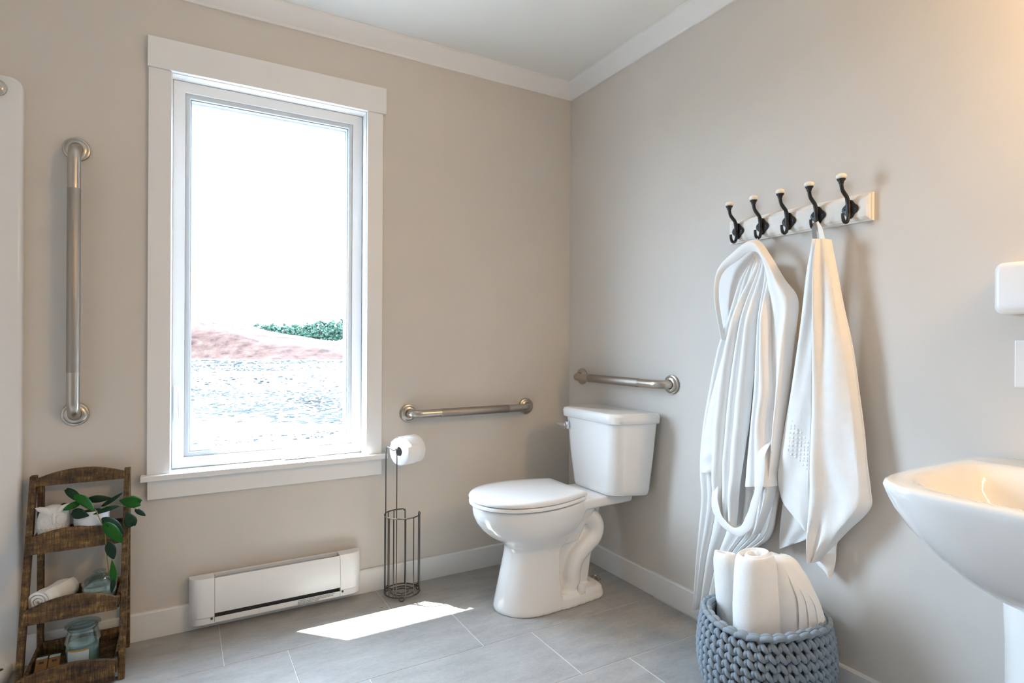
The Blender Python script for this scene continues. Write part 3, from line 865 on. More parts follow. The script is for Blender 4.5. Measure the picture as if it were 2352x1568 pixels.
# ------------------------------------------------------------------ hook rack
hr = thing('hook_rack', 'white wooden rack with five black hooks and ivory knobs on the right wall', 'hook rack', (0, -1.28, 1.444))
def brd(x, i):
    return [(x, -1.533 + i, 1.445 + i), (x, -1.027 - i, 1.445 + i), (x, -1.027 - i, 1.528 - i), (x, -1.533 + i, 1.528 - i)]
MB().loft([brd(-.0005, 0), brd(-.012, 0), brd(-.013, .004), brd(-.0165, .005), brd(-.020, .014)]).build('board', M['board'], hr)
HOOKY = [-1.071 - .1008 * k for k in range(5)]
def make_hook(y):
    hk = MB()
    # lobed back plate
    pl = []
    for k in range(40):
        q = 2 * PI * k / 40
        r = .016 + .0085 * abs(math.cos(q)) ** 3 + .012 * abs(math.sin(q)) ** 6
        pl.append((r * math.cos(q), r * 1.02 * math.sin(q)))
    hk.loft([[(-.0198, y + p[0], 1.486 + p[1]) for p in pl], [(-.0235, y + p[0], 1.486 + p[1]) for p in pl], [(-.025, y + p[0] * .9, 1.486 + p[1] * .9) for p in pl]])
    st_ = spline([(-.0245, y, 1.462), (-.031, y, 1.480), (-.0325, y, 1.500), (-.0385, y, 1.519), (-.052, y, 1.530), (-.0635, y, 1.541), (-.068, y, 1.556), (-.0685, y, 1.562)], 26)
    hk.tube(st_, [.0060] * 6 + [.0066] * 6 + [.0060] * 7 + [.0055] * 7, 12)
    lo = spline([(-.0305, y, 1.490), (-.0305, y, 1.468), (-.034, y, 1.452), (-.043, y, 1.4445), (-.053, y, 1.447), (-.059, y, 1.457), (-.0600, y, 1.470)], 26)
    hk.tube(lo, [.0052] * 20 + [.0046] * 6, 12)
    hk.lathe([(.0062, 1.556), (.0075, 1.560), (.0078, 1.563), (.011, 1.567), (.0122, 1.5695), (.0122, 1.571)], (-.0685, y, 0), 20)
    h = hk.build('hook', M['iron'], hr, smooth=True, angle=50)
    for s_ in (-1, 1):
        MB().lathe([(.0032, -.0251), (.0030, -.0262), (.001, -.0266)], (0, y + s_ * .0165, 1.486), 12, axis='x').build('screw', M['iron'], h, smooth=True)
    MB().lathe([(.010, 1.5708), (.0135, 1.573), (.0150, 1.5775), (.0140, 1.5825), (.0100, 1.586), (.002, 1.587)], (-.0685, y, 0), 24).build('knob', M['knob'], h, smooth=True)
    return h
h0 = make_hook(HOOKY[0])
for yv in HOOKY[1:]:
    c = h0.copy(); COL.objects.link(c); c.parent = hr; c.location = (0, yv - HOOKY[0], 0)
    for ch in h0.children:
        d = ch.copy(); COL.objects.link(d); d.parent = c

# ------------------------------------------------------------------ hanging cloth helper
def cloth(name, Lp, Rp, depth, m, parent, nu=48, nv=44, thick=.008, wall=None):
    """sheet hanging parallel to the right wall between two edge polylines (y, z); depth(u, v) = distance from wall."""
    Ls = spline(Lp, nv); Rs = spline(Rp, nv)
    F = []; Bk = []
    for i in range(nv):
        v = i / (nv - 1); fr = []; bk = []
        for jn in range(nu):
            u = jn / (nu - 1)
            y_ = Ls[i][0] * (1 - u) + Rs[i][0] * u
            z_ = Ls[i][1] * (1 - u) + Rs[i][1] * u
            d = depth(u, v)
            fr.append((-d, y_, z_))
            edge = min(1, min(u, 1 - u) * 14)
            db = max(.002, d - thick * (0.35 + .65 * edge)) if wall is None else min(d - .003, wall + (d - wall) * (1 - edge) * .8)
            bk.append((-db, y_, z_))
        F.append(fr); Bk.append(bk)
    rings = [f + b_[::-1] for f, b_ in zip(F, Bk)]
    return MB().loft(rings).build(name, m, parent, smooth=True, angle=70)

def folds(u, fl):
    d = 0
    for u0, w_, a in fl:
        d += a * math.exp(-((u - u0) / w_) ** 2)
    return d

# ------------------------------------------------------------------ bathrobe on the second hook
rb = thing('bathrobe', 'white hooded bathrobe hanging from the second hook, belt looped', 'bathrobe', (-.05, -1.16, 1.43))
ROBE_L = [(-1.143, 1.395), (-1.085, 1.296), (-1.044, 1.165), (-1.006, 1.062), (-0.97, 0.931), (-0.936, 0.796), (-0.917, 0.678), (-0.914, 0.577), (-0.923, 0.496), (-0.915, 0.377), (-0.905, 0.224), (-0.897, 0.050)]
ROBE_R = [(-1.175, 1.350), (-1.235, 1.262), (-1.292, 1.190), (-1.309, 1.079), (-1.295, 0.952), (-1.284, 0.837), (-1.274, 0.722), (-1.262, 0.619), (-1.246, 0.514), (-1.222, 0.427), (-1.131, 0.333), (-1.03, 0.14)]
LAP_L = [(-1.164, 1.361), (-1.131, 1.275), (-1.097, 1.155), (-1.063, 1.031), (-1.039, 0.905), (-1.022, 0.777), (-1.013, 0.649), (-1.02, 0.54), (-1.048, 0.452)]
LAP_R = [(-1.2, 1.357), (-1.2, 1.269), (-1.194, 1.152), (-1.186, 1.034), (-1.173, 0.916), (-1.16, 0.795), (-1.145, 0.673), (-1.131, 0.55), (-1.119, 0.423)]
SLV_L = [(-1.202, 1.355), (-1.205, 1.268), (-1.204, 1.151), (-1.197, 1.035), (-1.188, 0.918), (-1.177, 0.799), (-1.162, 0.678), (-1.152, 0.59)]
SLV_R = [(-1.236, 1.347), (-1.243, 1.265), (-1.252, 1.15), (-1.257, 1.036), (-1.263, 0.923), (-1.247, 0.808), (-1.261, 0.696), (-1.271, 0.616)]
HOOD_L = [(-1.150, 1.420), (-1.085, 1.400), (-1.022, 1.365), (-.995, 1.317), (-.984, 1.238), (-.996, 1.165), (-1.008, 1.102)]
HOOD_R = [(-1.165, 1.418), (-1.180, 1.366), (-1.195, 1.313), (-1.222, 1.24), (-1.206, 1.182), (-1.172, 1.139), (-1.128, 1.086)]
RIM = [(-1.081, 1.093), (-1.062, 1.163), (-1.052, 1.234), (-1.063, 1.311), (-1.089, 1.352), (-1.137, 1.38), (-1.184, 1.398), (-1.214, 1.385), (-1.248, 1.335), (-1.291, 1.279), (-1.329, 1.245), (-1.349, 1.21)]
BELT = [(-1.045, 0.72), (-1.038, 0.62), (-1.047, 0.540), (-1.070, 0.478), (-1.108, 0.446), (-1.155, 0.439), (-1.193, 0.473), (-1.219, 0.546), (-1.239, 0.623), (-1.243, 0.695), (-1.245, 0.766), (-1.251, 0.817)]
def pleats(u, cr_, amps, p=.65):
    for k in range(len(cr_) - 1):
        if cr_[k] <= u <= cr_[k + 1]:
            t = (u - cr_[k]) / (cr_[k + 1] - cr_[k])
            return amps[k] * max(0, math.sin(PI * t)) ** p
    return 0
def d_robe(u, v):
    a = sm(0, .3, v)
    base = .026 + .012 * a
    uu_ = u + .012 * math.sin(6 * v + 1)
    f = pleats(min(1, max(0, uu_)), [0, .10, .22, .42, .60, .69, .77, .85, .93, 1], [.020, .024, .022, .018, .024, .020, .022, .018, .018])
    return base + f * (.25 + .75 * a) + .003 * math.sin(9 * u + 7 * v)
cloth('back_panel', ROBE_L, ROBE_R, d_robe, M['velour'], rb, nu=130, nv=60, wall=.006)
def d_lap(u, v):
    a = sm(0, .25, v)
    uu_ = min(1, max(0, u + .02 * math.sin(5 * v)))
    return .062 + .012 * a + pleats(uu_, [0, .36, .62, 1], [.034, .026, .036], .55) * (.25 + .75 * a) - .022 * (1 - a) + .002 * math.sin(31 * v + 8 * u) * sm(.5, .9, v)
cloth('left_front', LAP_L, LAP_R, d_lap, M['velour'], rb, nu=80, nv=60, thick=.010)
def d_slv(u, v):
    a = sm(0, .3, v)
    return .074 + pleats(u, [0, .42, 1], [.020, .030], .55) * (.3 + .7 * a) + .016 * a * math.sin(PI * u) - .026 * (1 - a)
cloth('sleeve', SLV_L, SLV_R, d_slv, M['velour'], rb, nu=50, nv=50, thick=.020)
def d_hood(u, v):
    return .020 + .006 * math.sin(PI * v) + .006 * u
hd = cloth('hood', HOOD_L, HOOD_R, d_hood, M['velour'], rb, nu=30, nv=36, thick=.006)
# the hood's open edge: a band that rolls over at the top and widens into a flap on the right
BR_IN = [(-1.044, 1.092), (-1.032, 1.163), (-1.026, 1.236), (-1.035, 1.302), (-1.062, 1.344), (-1.118, 1.372), (-1.160, 1.394), (-1.196, 1.388), (-1.220, 1.345), (-1.236, 1.270), (-1.244, 1.170), (-1.246, 1.075), (-1.246, .95), (-1.243, .82), (-1.238, .68), (-1.222, .55), (-1.196, .435)]
BR_OUT = [(-1.032, 1.100), (-1.019, 1.165), (-1.012, 1.240), (-1.022, 1.318), (-1.046, 1.368), (-1.092, 1.405), (-1.146, 1.434), (-1.194, 1.428), (-1.238, 1.372), (-1.288, 1.292), (-1.336, 1.218), (-1.322, 1.090), (-1.306, .95), (-1.289, .82), (-1.274, .70), (-1.254, .57), (-1.204, .440)]
def uspline(pts, n):
    P = np.array(pts, float); Q = np.vstack([2 * P[0] - P[1], P, 2 * P[-1] - P[-2]]); out = []
    for t in np.linspace(0, len(P) - 1, n):
        i = min(int(t), len(P) - 2); u = t - i
        p0, p1, p2, p3 = Q[i], Q[i + 1], Q[i + 2], Q[i + 3]
        out.append(0.5 * (2 * p1 + (p2 - p0) * u + (2 * p0 - 5 * p1 + 4 * p2 - p3) * u * u + (3 * p1 - p0 - 3 * p2 + p3) * u ** 3))
    return out
bi, bo_ = uspline(BR_IN, 120), uspline(BR_OUT, 120)
rings = []
for k in range(120):
    t = k / 119 * 16 / 12
    fr, bk_ = [], []
    flap = sm(.62, .85, t)
    for jn in range(22):
        u = jn / 21
        y_ = bi[k][0] * (1 - u) + bo_[k][0] * u; z_ = bi[k][1] * (1 - u) + bo_[k][1] * u
        d = .048 + .024 * sm(0, .3, t) + .020 * math.sin(PI * (.12 + .70 * u)) - .006 * flap * math.sin(2 * PI * u) + .004 * flap * math.sin(11 * u + 6 * t) - .016 * sm(.7, 1, u)
        fr.append((-d, y_, z_)); bk_.append((-d + .008 * (.3 + .7 * min(1, min(u, 1 - u) * 8)), y_, z_))
    rings.append(fr + bk_[::-1])
MB().loft(rings).build('hood_brim', M['velour'], hd, smooth=True, angle=75)
SL_L = [(-1.055, 1.08), (-1.02, .98), (-.985, .86), (-.966, .78), (-.952, .705), (-.944, .63), (-.950, .598)]
SL_R = [(-1.085, 1.06), (-1.062, .96), (-1.046, .86), (-1.040, .78), (-1.032, .705), (-1.022, .645), (-1.010, .606)]
cloth('sleeve', SL_L, SL_R, lambda u, v: .062 + .022 * math.sin(PI * u) ** .6 * sm(0, .4, v) + .003 * math.sin(38 * v + 3 * u) * sm(.55, .8, v), M['velour'], rb, nu=30, nv=60, thick=.02)
bp = spline(BELT, 90)
MB().tube([(-.120 + .070 * (1 - sm(0, .30, k / 89)) + .075 * sm(.84, 1, k / 89), y_, z_) for k, (y_, z_) in enumerate(bp)],
          [(.0032 + .0006 * math.sin(k * .9), (.0165 - .004 * math.sin(k * .13) ** 2 + .001 * math.sin(k * .8)) * (.35 + .65 * sm(0, .3, k / 89))) for k in range(90)], 14, flat=(1, 0, 0)).build('belt', M['velour'], rb, smooth=True)
MB().tube(spline([(-.046, -1.185, 1.425), (-.052, -1.177, 1.436), (-.050, -1.172, 1.4425), (-.046, -1.166, 1.436), (-.044, -1.165, 1.425)], 24), .0018, 8).build('hanging_loop', M['velour'], rb, smooth=True)

# ------------------------------------------------------------------ bath towel on the fourth hook
tw = thing('bath_towel', 'white bath towel hanging by its corner loops from the fourth hook', 'towel', (-.06, -1.42, 1.40))
TOWA_L = [(-1.392, 1.404), (-1.369, 1.311), (-1.355, 1.203), (-1.338, 1.066), (-1.318, 0.926), (-1.291, 0.797), (-1.276, 0.696), (-1.272, 0.638), (-1.288, 0.571), (-1.319, 0.536), (-1.359, 0.499)]
TOWA_R = [(-1.400, 1.404), (-1.398, 1.309), (-1.396, 1.201), (-1.395, 1.067), (-1.395, 0.932), (-1.394, 0.81), (-1.393, 0.716), (-1.392, 0.662), (-1.391, 0.595), (-1.390, 0.54), (-1.390, 0.493)]
TOWB_L = [(-1.412, 1.400), (-1.401, 1.307), (-1.398, 1.2), (-1.395, 1.067), (-1.393, 0.933), (-1.39, 0.812), (-1.388, 0.718), (-1.387, 0.624), (-1.386, 0.543), (-1.385, 0.475), (-1.39, 0.407)]
TOWB_R = [(-1.430, 1.400), (-1.45, 1.302), (-1.47, 1.196), (-1.497, 1.068), (-1.516, 0.942), (-1.532, 0.831), (-1.542, 0.746), (-1.552, 0.661), (-1.548, 0.605), (-1.483, 0.520), (-1.396, 0.405)]
TOWC_L = [(-1.274, 0.641), (-1.267, 0.562), (-1.256, 0.487), (-1.25, 0.434), (-1.25, 0.395)]
TOWC_R = [(-1.385, 0.575), (-1.385, 0.551), (-1.384, 0.528), (-1.38, 0.501), (-1.345, 0.455)]
TOWD_L = [(-1.37, 0.585), (-1.365, 0.516), (-1.363, 0.447), (-1.375, 0.395), (-1.42, 0.364)]
TOWD_R = [(-1.492, 0.635), (-1.466, 0.544), (-1.443, 0.471), (-1.439, 0.417), (-1.428, 0.364)]
def d_ta(u, v):
    a = sm(0, .35, v)
    return .052 + .034 * (1 - .3 * v) * math.sin(PI * (.12 + .80 * u)) ** .7 + .006 * a * math.sin(5 * u + 1.5) - .018 * sm(.86, 1, u) + .002 * math.sin(17 * v + 9 * u)
fa = cloth('left_fold', TOWA_L, TOWA_R, d_ta, M['terry'], tw, nu=44, nv=70, thick=.014)
def d_tb(u, v):
    a = sm(0, .3, v)
    return .058 + .030 * math.exp(-((u - .10) / .16) ** 2) + .022 * math.sin(PI * min(1, u * 1.02)) ** .6 + .003 * math.sin(8 * u + 9 * v) * a + .0025 * math.sin(23 * v - 13 * u) * sm(.4, .8, v) - .010 * sm(.85, 1, u)
cloth('front_fold', TOWB_L, TOWB_R, d_tb, M['terry'], tw, nu=60, nv=80, thick=.012)
cloth('back_corner', TOWC_L, TOWC_R, lambda u, v: .034 + .012 * math.sin(PI * u) + .003 * math.sin(9 * u + 5 * v), M['terry'], tw, nu=30, nv=26, thick=.008)
cloth('back_corner', TOWD_L, TOWD_R, lambda u, v: .030 + .012 * math.sin(PI * u), M['terry'], tw, nu=26, nv=30, thick=.008)
# woven waffle band: small raised cells across the left fold
LA = spline(TOWA_L, 200); RA = spline(TOWA_R, 200)
cel = MB()
for r in range(8):
    for q in range(7):
        u = .28 + .62 * q / 6.0
        v = .575 + .0135 * r + .085 * (u - .28) / .62
        i = int(v * 199)
        y_ = LA[i][0] * (1 - u) + RA[i][0] * u; z_ = LA[i][1] * (1 - u) + RA[i][1] * u
        d = d_ta(u, v)
        s_ = .0042
        cel.loft([[(-d + .0008, y_ - s_, z_ - s_), (-d + .0008, y_ + s_, z_ - s_), (-d + .0008, y_ + s_, z_ + s_), (-d + .0008, y_ - s_, z_ + s_)],
                  [(-d - .0014, y_ - s_ * .6, z_ - s_ * .6), (-d - .0014, y_ + s_ * .6, z_ - s_ * .6), (-d - .0014, y_ + s_ * .6, z_ + s_ * .6), (-d - .0014, y_ - s_ * .6, z_ + s_ * .6)]])
cel.build('waffle_band', M['terry'], fa)
MB().tube([(-.052, -1.378, 1.458), (-.062, -1.386, 1.43), (-.066, -1.392, 1.398)], [(.0022, .0075)] * 3, 8, flat=(1, 0, 0)).build('grey_loop', M['grey_loop'], tw, smooth=True)
MB().tube([(-.048, -1.384, 1.458), (-.058, -1.404, 1.43), (-.062, -1.414, 1.394)], [(.0022, .0085)] * 3, 8, flat=(1, 0, 0)).build('white_loop', M['velour'], tw, smooth=True)

# ------------------------------------------------------------------ pedestal sink
sk = thing('pedestal_sink', 'white pedestal sink at the right edge of the room', 'sink', (-.2, -2.08, 0))
SY = -2.052
def sring(z, xf, hw, n=4.0, xb=-.0015, N=64, e=None):
    """plan of the basin: squarish front, straight back"""
    pts = []
    xc, a = (xf + xb) / 2, (xb - xf) / 2
    for k in range(N):
        q = 2 * PI * k / N
        c_q, s_q = math.cos(q), math.sin(q)
        ex = 2.0 / n if c_q < 0 else 2.0 / 9.0
        x = xc + a * math.copysign(abs(c_q) ** ex, c_q)
        y_ = SY + hw * math.copysign(abs(s_q) ** (2.0 / n), s_q)
        pts.append((x, y_, z))
    return pts
outer = [(.553, -.330, .110, 2.6), (.565, -.362, .124, 2.6), (.587, -.405, .142, 2.8), (.620, -.454, .173, 3.0), (.665, -.500, .206, 3.2), (.710, -.534, .231, 3.5),
         (.750, -.555, .247, 3.8), (.780, -.566, .254, 4.0), (.794, -.569, .2555, 4.2), (.801, -.5665, .253, 4.2), (.804, -.560, .247, 4.2)]
inner = [(.8025, -.530, .220, 3.4), (.798, -.516, .208, 3.2), (.785, -.503, .198, 3.0), (.755, -.485, .184, 2.9), (.715, -.450, .156, 2.6), (.690, -.405, .120, 2.4), (.682, -.345, .065, 2.0)]
rings = [sring(z, xf, hw, n) for z, xf, hw, n in outer]
rings += [sring(z, xf, hw, n, xb=-.115 if i == 0 else -.125 - .02 * i) for i, (z, xf, hw, n) in enumerate(inner)]
MB().loft(rings).build('basin', M['ceramic'], sk, smooth=True, angle=80)
pr = []
for z, r in ((.0005, .165), (.02, .164), (.05, .150), (.12, .134), (.30, .124), (.46, .125), (.53, .128), (.575, .130)):
    pr.append([(-.205 + 1.05 * r * math.cos(2 * PI * k / 40), SY + r * math.sin(2 * PI * k / 40), z) for k in range(40)])
MB().loft(pr).build('pedestal', M['ceramic'], sk, smooth=True)
MB().lathe([(.022, .6825), (.022, .6855), (.012, .687)], (-.27, SY, 0), 24).build('drain', M['chrome'], sk, smooth=True)
fc = MB()
fc.lathe([(.026, .8035), (.026, .81), (.019, .815), (.017, .87), (.012, .885)], (-.062, SY, 0), 24)
fc.tube(spline([(-.062, SY, .865), (-.09, SY, .905), (-.14, SY, .915), (-.185, SY, .895), (-.195, SY, .872)], 20), .0115, 14)
fc.build('faucet', M['chrome'], sk, smooth=True)

# ------------------------------------------------------------------ wall box and switch at the right edge
wb = thing('wall_dispenser', 'white rounded plastic box on the right wall at the picture edge', 'dispenser', (0, -1.97, 1.216))
def rbox(x, i, y0, y1, z0, z1, r=.018, n=6):
    pts = []
    y0 += i; y1 -= i; z0 += i; z1 -= i
    for cy, cz, a in ((y0 + r, z0 + r, PI), (y1 - r, z0 + r, 1.5 * PI), (y1 - r, z1 - r, 0), (y0 + r, z1 - r, .5 * PI)):
        for k in range(n + 1):
            q = a + PI / 2 * k / n
            pts.append((x, cy + r * math.cos(q), cz + r * math.sin(q)))
    return pts
WY0, WY1, WZ0, WZ1 = -2.10, -1.8405, 1.155, 1.279
MB().loft([rbox(-.0005, .004, WY0, WY1, WZ0, WZ1), rbox(-.008, 0, WY0, WY1, WZ0, WZ1), rbox(-.046, 0, WY0, WY1, WZ0, WZ1), rbox(-.052, .003, WY0, WY1, WZ0, WZ1),
           rbox(-.055, .008, WY0, WY1, WZ0, WZ1)]).build('housing', M['plastic'], wb, smooth=True, angle=50)
MB().loft([rbox(-.0551, .0105, WY0, WY1, WZ0, WZ1, .012), rbox(-.0566, .0105, WY0, WY1, WZ0, WZ1, .012), rbox(-.0572, .012, WY0, WY1, WZ0, WZ1, .012)]).build('face_panel', M['plastic'], wb, smooth=True, angle=40)
sw = thing('light_switch', 'white rocker switch plate below the white wall box', 'switch', (0, -1.905, 1.036))
MB().loft([rbox(-.0003, 0, -1.945, -1.865, .978, 1.0925, .002, 2), rbox(-.004, 0, -1.945, -1.865, .978, 1.0925, .002, 2), rbox(-.0062, .003, -1.945, -1.865, .978, 1.0925, .002, 2)]).build('plate', M['plastic'], sw, smooth=True, angle=25)
MB().box(-.0066, -.0062, -1.9235, -1.8865, 1.0005, 1.0695).build('rocker_gap', M['gasket'], sw)
MB().loft([[(-.0066, y_, 1.002), (-.0066, y_, 1.068), (-.0078, y_, 1.066), (-.0105, y_, 1.035), (-.0078, y_, 1.004)] for y_ in (-1.922, -1.888)]).build('rocker', M['plastic'], sw, bevel=.0006)

# ------------------------------------------------------------------ crocheted basket
BC = (-.218, -1.332)
bk = thing('crochet_basket', 'grey-blue chunky crocheted cotton basket holding white towels', 'basket', (BC[0], BC[1], 0))
HB = .264
TILT = Vector((.35, -.9, 0)).normalized()         # the rim rises towards this side
def bp_(a, r, z):
    lift = (z / HB) ** 2 * (.012 * (math.cos(a) * TILT.x + math.sin(a) * TILT.y)) 
    lift += (z / HB) ** 4 * .007 * math.sin(3 * a + .6)
    return Vector((BC[0] + r * math.cos(a), BC[1] + r * math.sin(a), z + lift))
def br(z):
    return float(np.interp(z, [0, .02, .06, .11, .16, .21, .245, .27], [.146, .161, .176, .185, .187, .182, .174, .168]))
NS, NR = 42, 10
lin = MB()
lin.loft([[bp_(2 * PI * k / 48, br(z) - .012, z) for k in range(48)] for z in (.004, .03, .08, .13, .18, .22, .254)] +
         [[bp_(2 * PI * k / 48, br(z) - .020, z) for k in range(48)] for z in (.254, .2, .1, .02)])
lin.build('inner_wall', M['cord'], bk, smooth=True)
RH = (HB - .022) / NR
RA = [.0040, .0058, .0070, .0078, .0081, .0077, .0068, .0055, .0036]
RB = [.0034, .0056, .0068, .0072, .0070, .0064, .0052, .0034]
RC = [.0040, .0064, .0076, .0082, .0083, .0081, .0074, .0062, .0040]
for r_i in range(NR):
    rowm = MB()
    z0 = .006 + r_i * RH
    for k in range(NS):
        a0 = 2 * PI * (k + .5 * (r_i % 2) * .35 + .12 * r_i) / NS
        da = 2 * PI / NS
        # each stitch: a fat slanting leg over a shorter round one
        def P(da_, dz, out): 
            z = max(.004, z0 + dz * RH)
            return bp_(a0 + da_ * da, br(z) + out, z)
        rowm.tube(spline([P(-.30, 1.12, -.007), P(-.22, .88, .001), P(0.0, .50, .0055), P(.26, .12, .001), P(.34, -.10, -.007)], 9), RA, 8)
        rowm.tube(spline([P(.62, .92, -.007), P(.58, .70, .000), P(.52, .48, .003), P(.46, .22, -.001), P(.42, .05, -.008)], 8), RB, 8)
    rowm.build('stitch_row', M['cord'], bk, smooth=True, angle=180)
# braided rim: two rows of overlapping slanted loops
rm_ = MB()
NB = 32
for k in range(NB):
    a0 = 2 * PI * k / NB; da = 2 * PI / NB
    for out, sl in ((.007, 1), (-.009, -1)):
        def Q(t, dz, oo):
            return bp_(a0 + t * da, br(.254) + out * oo - .002, .254 + dz)
        rm_.tube(spline([Q(-.25, -.006, .15), Q(0, .004, .9), Q(.45, .0085, 1.0), Q(.9, .004, .7), Q(1.15, -.006, .05)], 9), RC, 9)
rm_.build('rim_braid', M['cord'], bk, smooth=True, angle=180)
MB().lathe([(.149, .001), (.149, .008), (.02, .009)], (BC[0], BC[1], 0), 40).build('base', M['cord'], bk, smooth=True)

# towels standing in the basket
def roll_towel(name, base, top, r, turns, label, m, squash=1.0, seed=0, group=None, th=None, taper=0.0):
    """a towel rolled up into a soft cylinder: the spiral of the cloth shows on its end."""
    B, T = Vector(base), Vector(top)
    ax = (T - B).normalized(); L = (T - B).length
    u = ax.cross(Vector((0, 1, 0))).normalized(); v = ax.cross(u)
    t = thing(name, label, 'towel', base, group)
    n = int(turns * 26)
    hollow = th is not None
    th = th or r / (turns + .25)
    def sp(off):
        pts = []
        for k in range(n + 1):
            q = k / n * turns * 2 * PI
            rr = (r - th * (.5 + turns) if hollow else th * .35) + ((th * turns) if hollow else (r - th * .5 - th * .35)) * k / n + off
            rr *= 1 + .03 * math.sin(2 * q + seed) + .02 * math.sin(3 * q + 1.3 * seed)
            pts.append((rr * math.cos(q + seed), rr * math.sin(q + seed) * squash))
        return pts
    o1, i1 = sp(th * .42), sp(-th * .42)
    mid = sp(0)
    rings = []
    for s_, k in ((0, 1), (.015, 1), (.3, 1), (.6, 1), (.85, 1), (.92, .97), (.955, .86), (.98, .66), (.995, .38), (1.0, .1)):
        ring = []
        bul = 1 + .05 * math.sin(PI * s_) + .02 * math.sin(7 * s_ + seed) - taper * (s_ - .5)
        for lst, sg in ((o1, 1), (list(reversed(i1)), -1)):
            ml_ = mid if sg == 1 else list(reversed(mid))
            for (px, py), (mx_, my_) in zip(lst, ml_):
                qx, qy = mx_ + (px - mx_) * k, my_ + (py - my_) * k
                hh = 1 + (.022 * math.sin(1.6 * qx / r + seed) if s_ > .8 else 0)
                ring.append(B + ax * (L * s_ * hh) + u * (qx * bul * (1 + .025 * math.sin(5 * s_ + 3 * math.atan2(qy, qx)))) + v * (qy * bul))
        rings.append(ring)
    MB().loft(rings).build('rolled_cloth', m, t, smooth=True, angle=75)
    return t
roll_towel('rolled_towel', (-.278, -1.352, .07), (-.256, -1.326, .450), .080, 1.75, 'fat rolled white towel standing upright in the front of the basket', M['terry'], .86, 3.4, th=.027, taper=.16)
roll_towel('rolled_towel', (-.236, -1.228, .07), (-.226, -1.190, .395), .054, 1.6, 'slim rolled white towel behind the fat roll, at the left of the basket', M['terry'], 1.0, .8)
# a larger towel folded over and fanned out at the right
ft = thing('folded_towel', 'white towel folded in fanned layers at the right of the basket', 'towel', (-.2, -1.41, .08))
def fan(name, r0, h, ph0, ph1, cx, cy, th, bulge, par):
    """curved layer: an arc of cloth standing in the basket and closing over at the top"""
    rows = []
    for i in range(26):
        s_ = i / 25
        row = []
        sh = s_ ** 2.2
        for jn in range(30):
            q0 = ph0 - 1.25 * max(0, .55 - s_) + .18 * math.sin(5.5 * s_)
            q = q0 + (ph1 - q0) * jn / 29
            k = math.cos(s_ * PI / 2 * .985) ** .5
            r = r0 * k * (1 + .035 * math.sin(5 * q + 3 * s_))
            z = .09 + (h - .09) * (math.sin(s_ * PI / 2) ** 1.05 if s_ > 0 else 0)
            row.append(Vector((cx - .022 * sh + r * math.cos(q) * bulge, cy + .034 * sh + r * math.sin(q), z + .004 * math.sin(3 * q) * (1 - s_))))
        rows.append(row)
    inn = []
    for row in rows:
        mc = sum(row, Vector((0, 0, 0))) / len(row)
        ax_ = Vector((cx, cy, 0)) * .5 + mc * .5
        inn.append([Vector((ax_.x, ax_.y, p.z - th * .6)) + (p - Vector((ax_.x, ax_.y, p.z))) * (1 - th / r0) for p in row])
    rings = [a + b__[::-1] for a, b__ in zip(rows, inn)]
    return MB().loft(rings).build(name, M['terry'], par, smooth=True, angle=70)
fan('layer', .074, .446, PI * .60, PI * 1.75, -.176, -1.392, .010, 1.08, ft)
fan('layer', .083, .430, PI * 1.30, PI * 2.00, -.174, -1.396, .008, 1.04, ft)
fan('layer', .091, .414, PI * 1.40, PI * 2.15, -.173, -1.397, .008, 1.0, ft)
fan('layer', .098, .398, PI * 1.50, PI * 2.30, -.172, -1.398, .008, 1.0, ft)

# ------------------------------------------------------------------ ladder shelf
ls = thing('ladder_shelf', 'small rustic brown wooden ladder shelf with three trays in the left corner', 'shelf', (-2.057, -.14, 0))
LX = (-2.195, -2.177, -1.937, -1.919)
def fy(z): return -.052 - .212 * (1 - z / .63)
for x0, x1 in ((LX[0], LX[1]), (LX[2], LX[3])):
    MB().loft([[(x, fy(z) + .030, z), (x, fy(z), z), (x1 if x == x0 else x0, fy(z), z), (x1 if x == x0 else x0, fy(z) + .030, z)] for x, z in ((x0, .0005), (x0, .632))]).build('front_leg', M['wood'], ls, bevel=.0015)
for x0, x1 in ((LX[0] + .018, LX[1] + .016), (LX[2] - .016, LX[3] - .018)):
    pass
for x0, x1 in ((-2.1765, -2.160), (-1.934, -1.9195)):
    MB().box(x0, x1, -.044, -.016, .0005, .600 if x0 < -2 else .596).build('back_leg', M['wood'], ls, bevel=.0015)
def arch_board(name, x0, x1, yb, yt, zb, ze, zp, th=.012):
    """board with an arched top; leans from yb (bottom) to yt (top)"""
    n = 18; fr = []; bkk = []
    top = []
    for k in range(n + 1):
        t = k / n
        z = ze + (zp - ze) * (1 - (2 * t - 1) ** 2)
        top.append((x0 + (x1 - x0) * t, z))
    ring = [(x0, zb)] + [(x1, zb)] + top[::-1]
    def yv(z): return yb + (yt - yb) * (z - zb) / (zp - zb)
    return MB().loft([[(x, yv(z), z) for x, z in ring], [(x, yv(z) + th, z) for x, z in ring]]).build(name, M['wood'], ls, bevel=.0012)
arch_board('top_rail', LX[1] - .001, LX[2] + .001, fy(.60), fy(.63) , .600, .624, .648, .014)
TR = [(.402, .452, .474, -.145), (.207, .246, .277, -.212), (.008, .072, .091, -.276)]
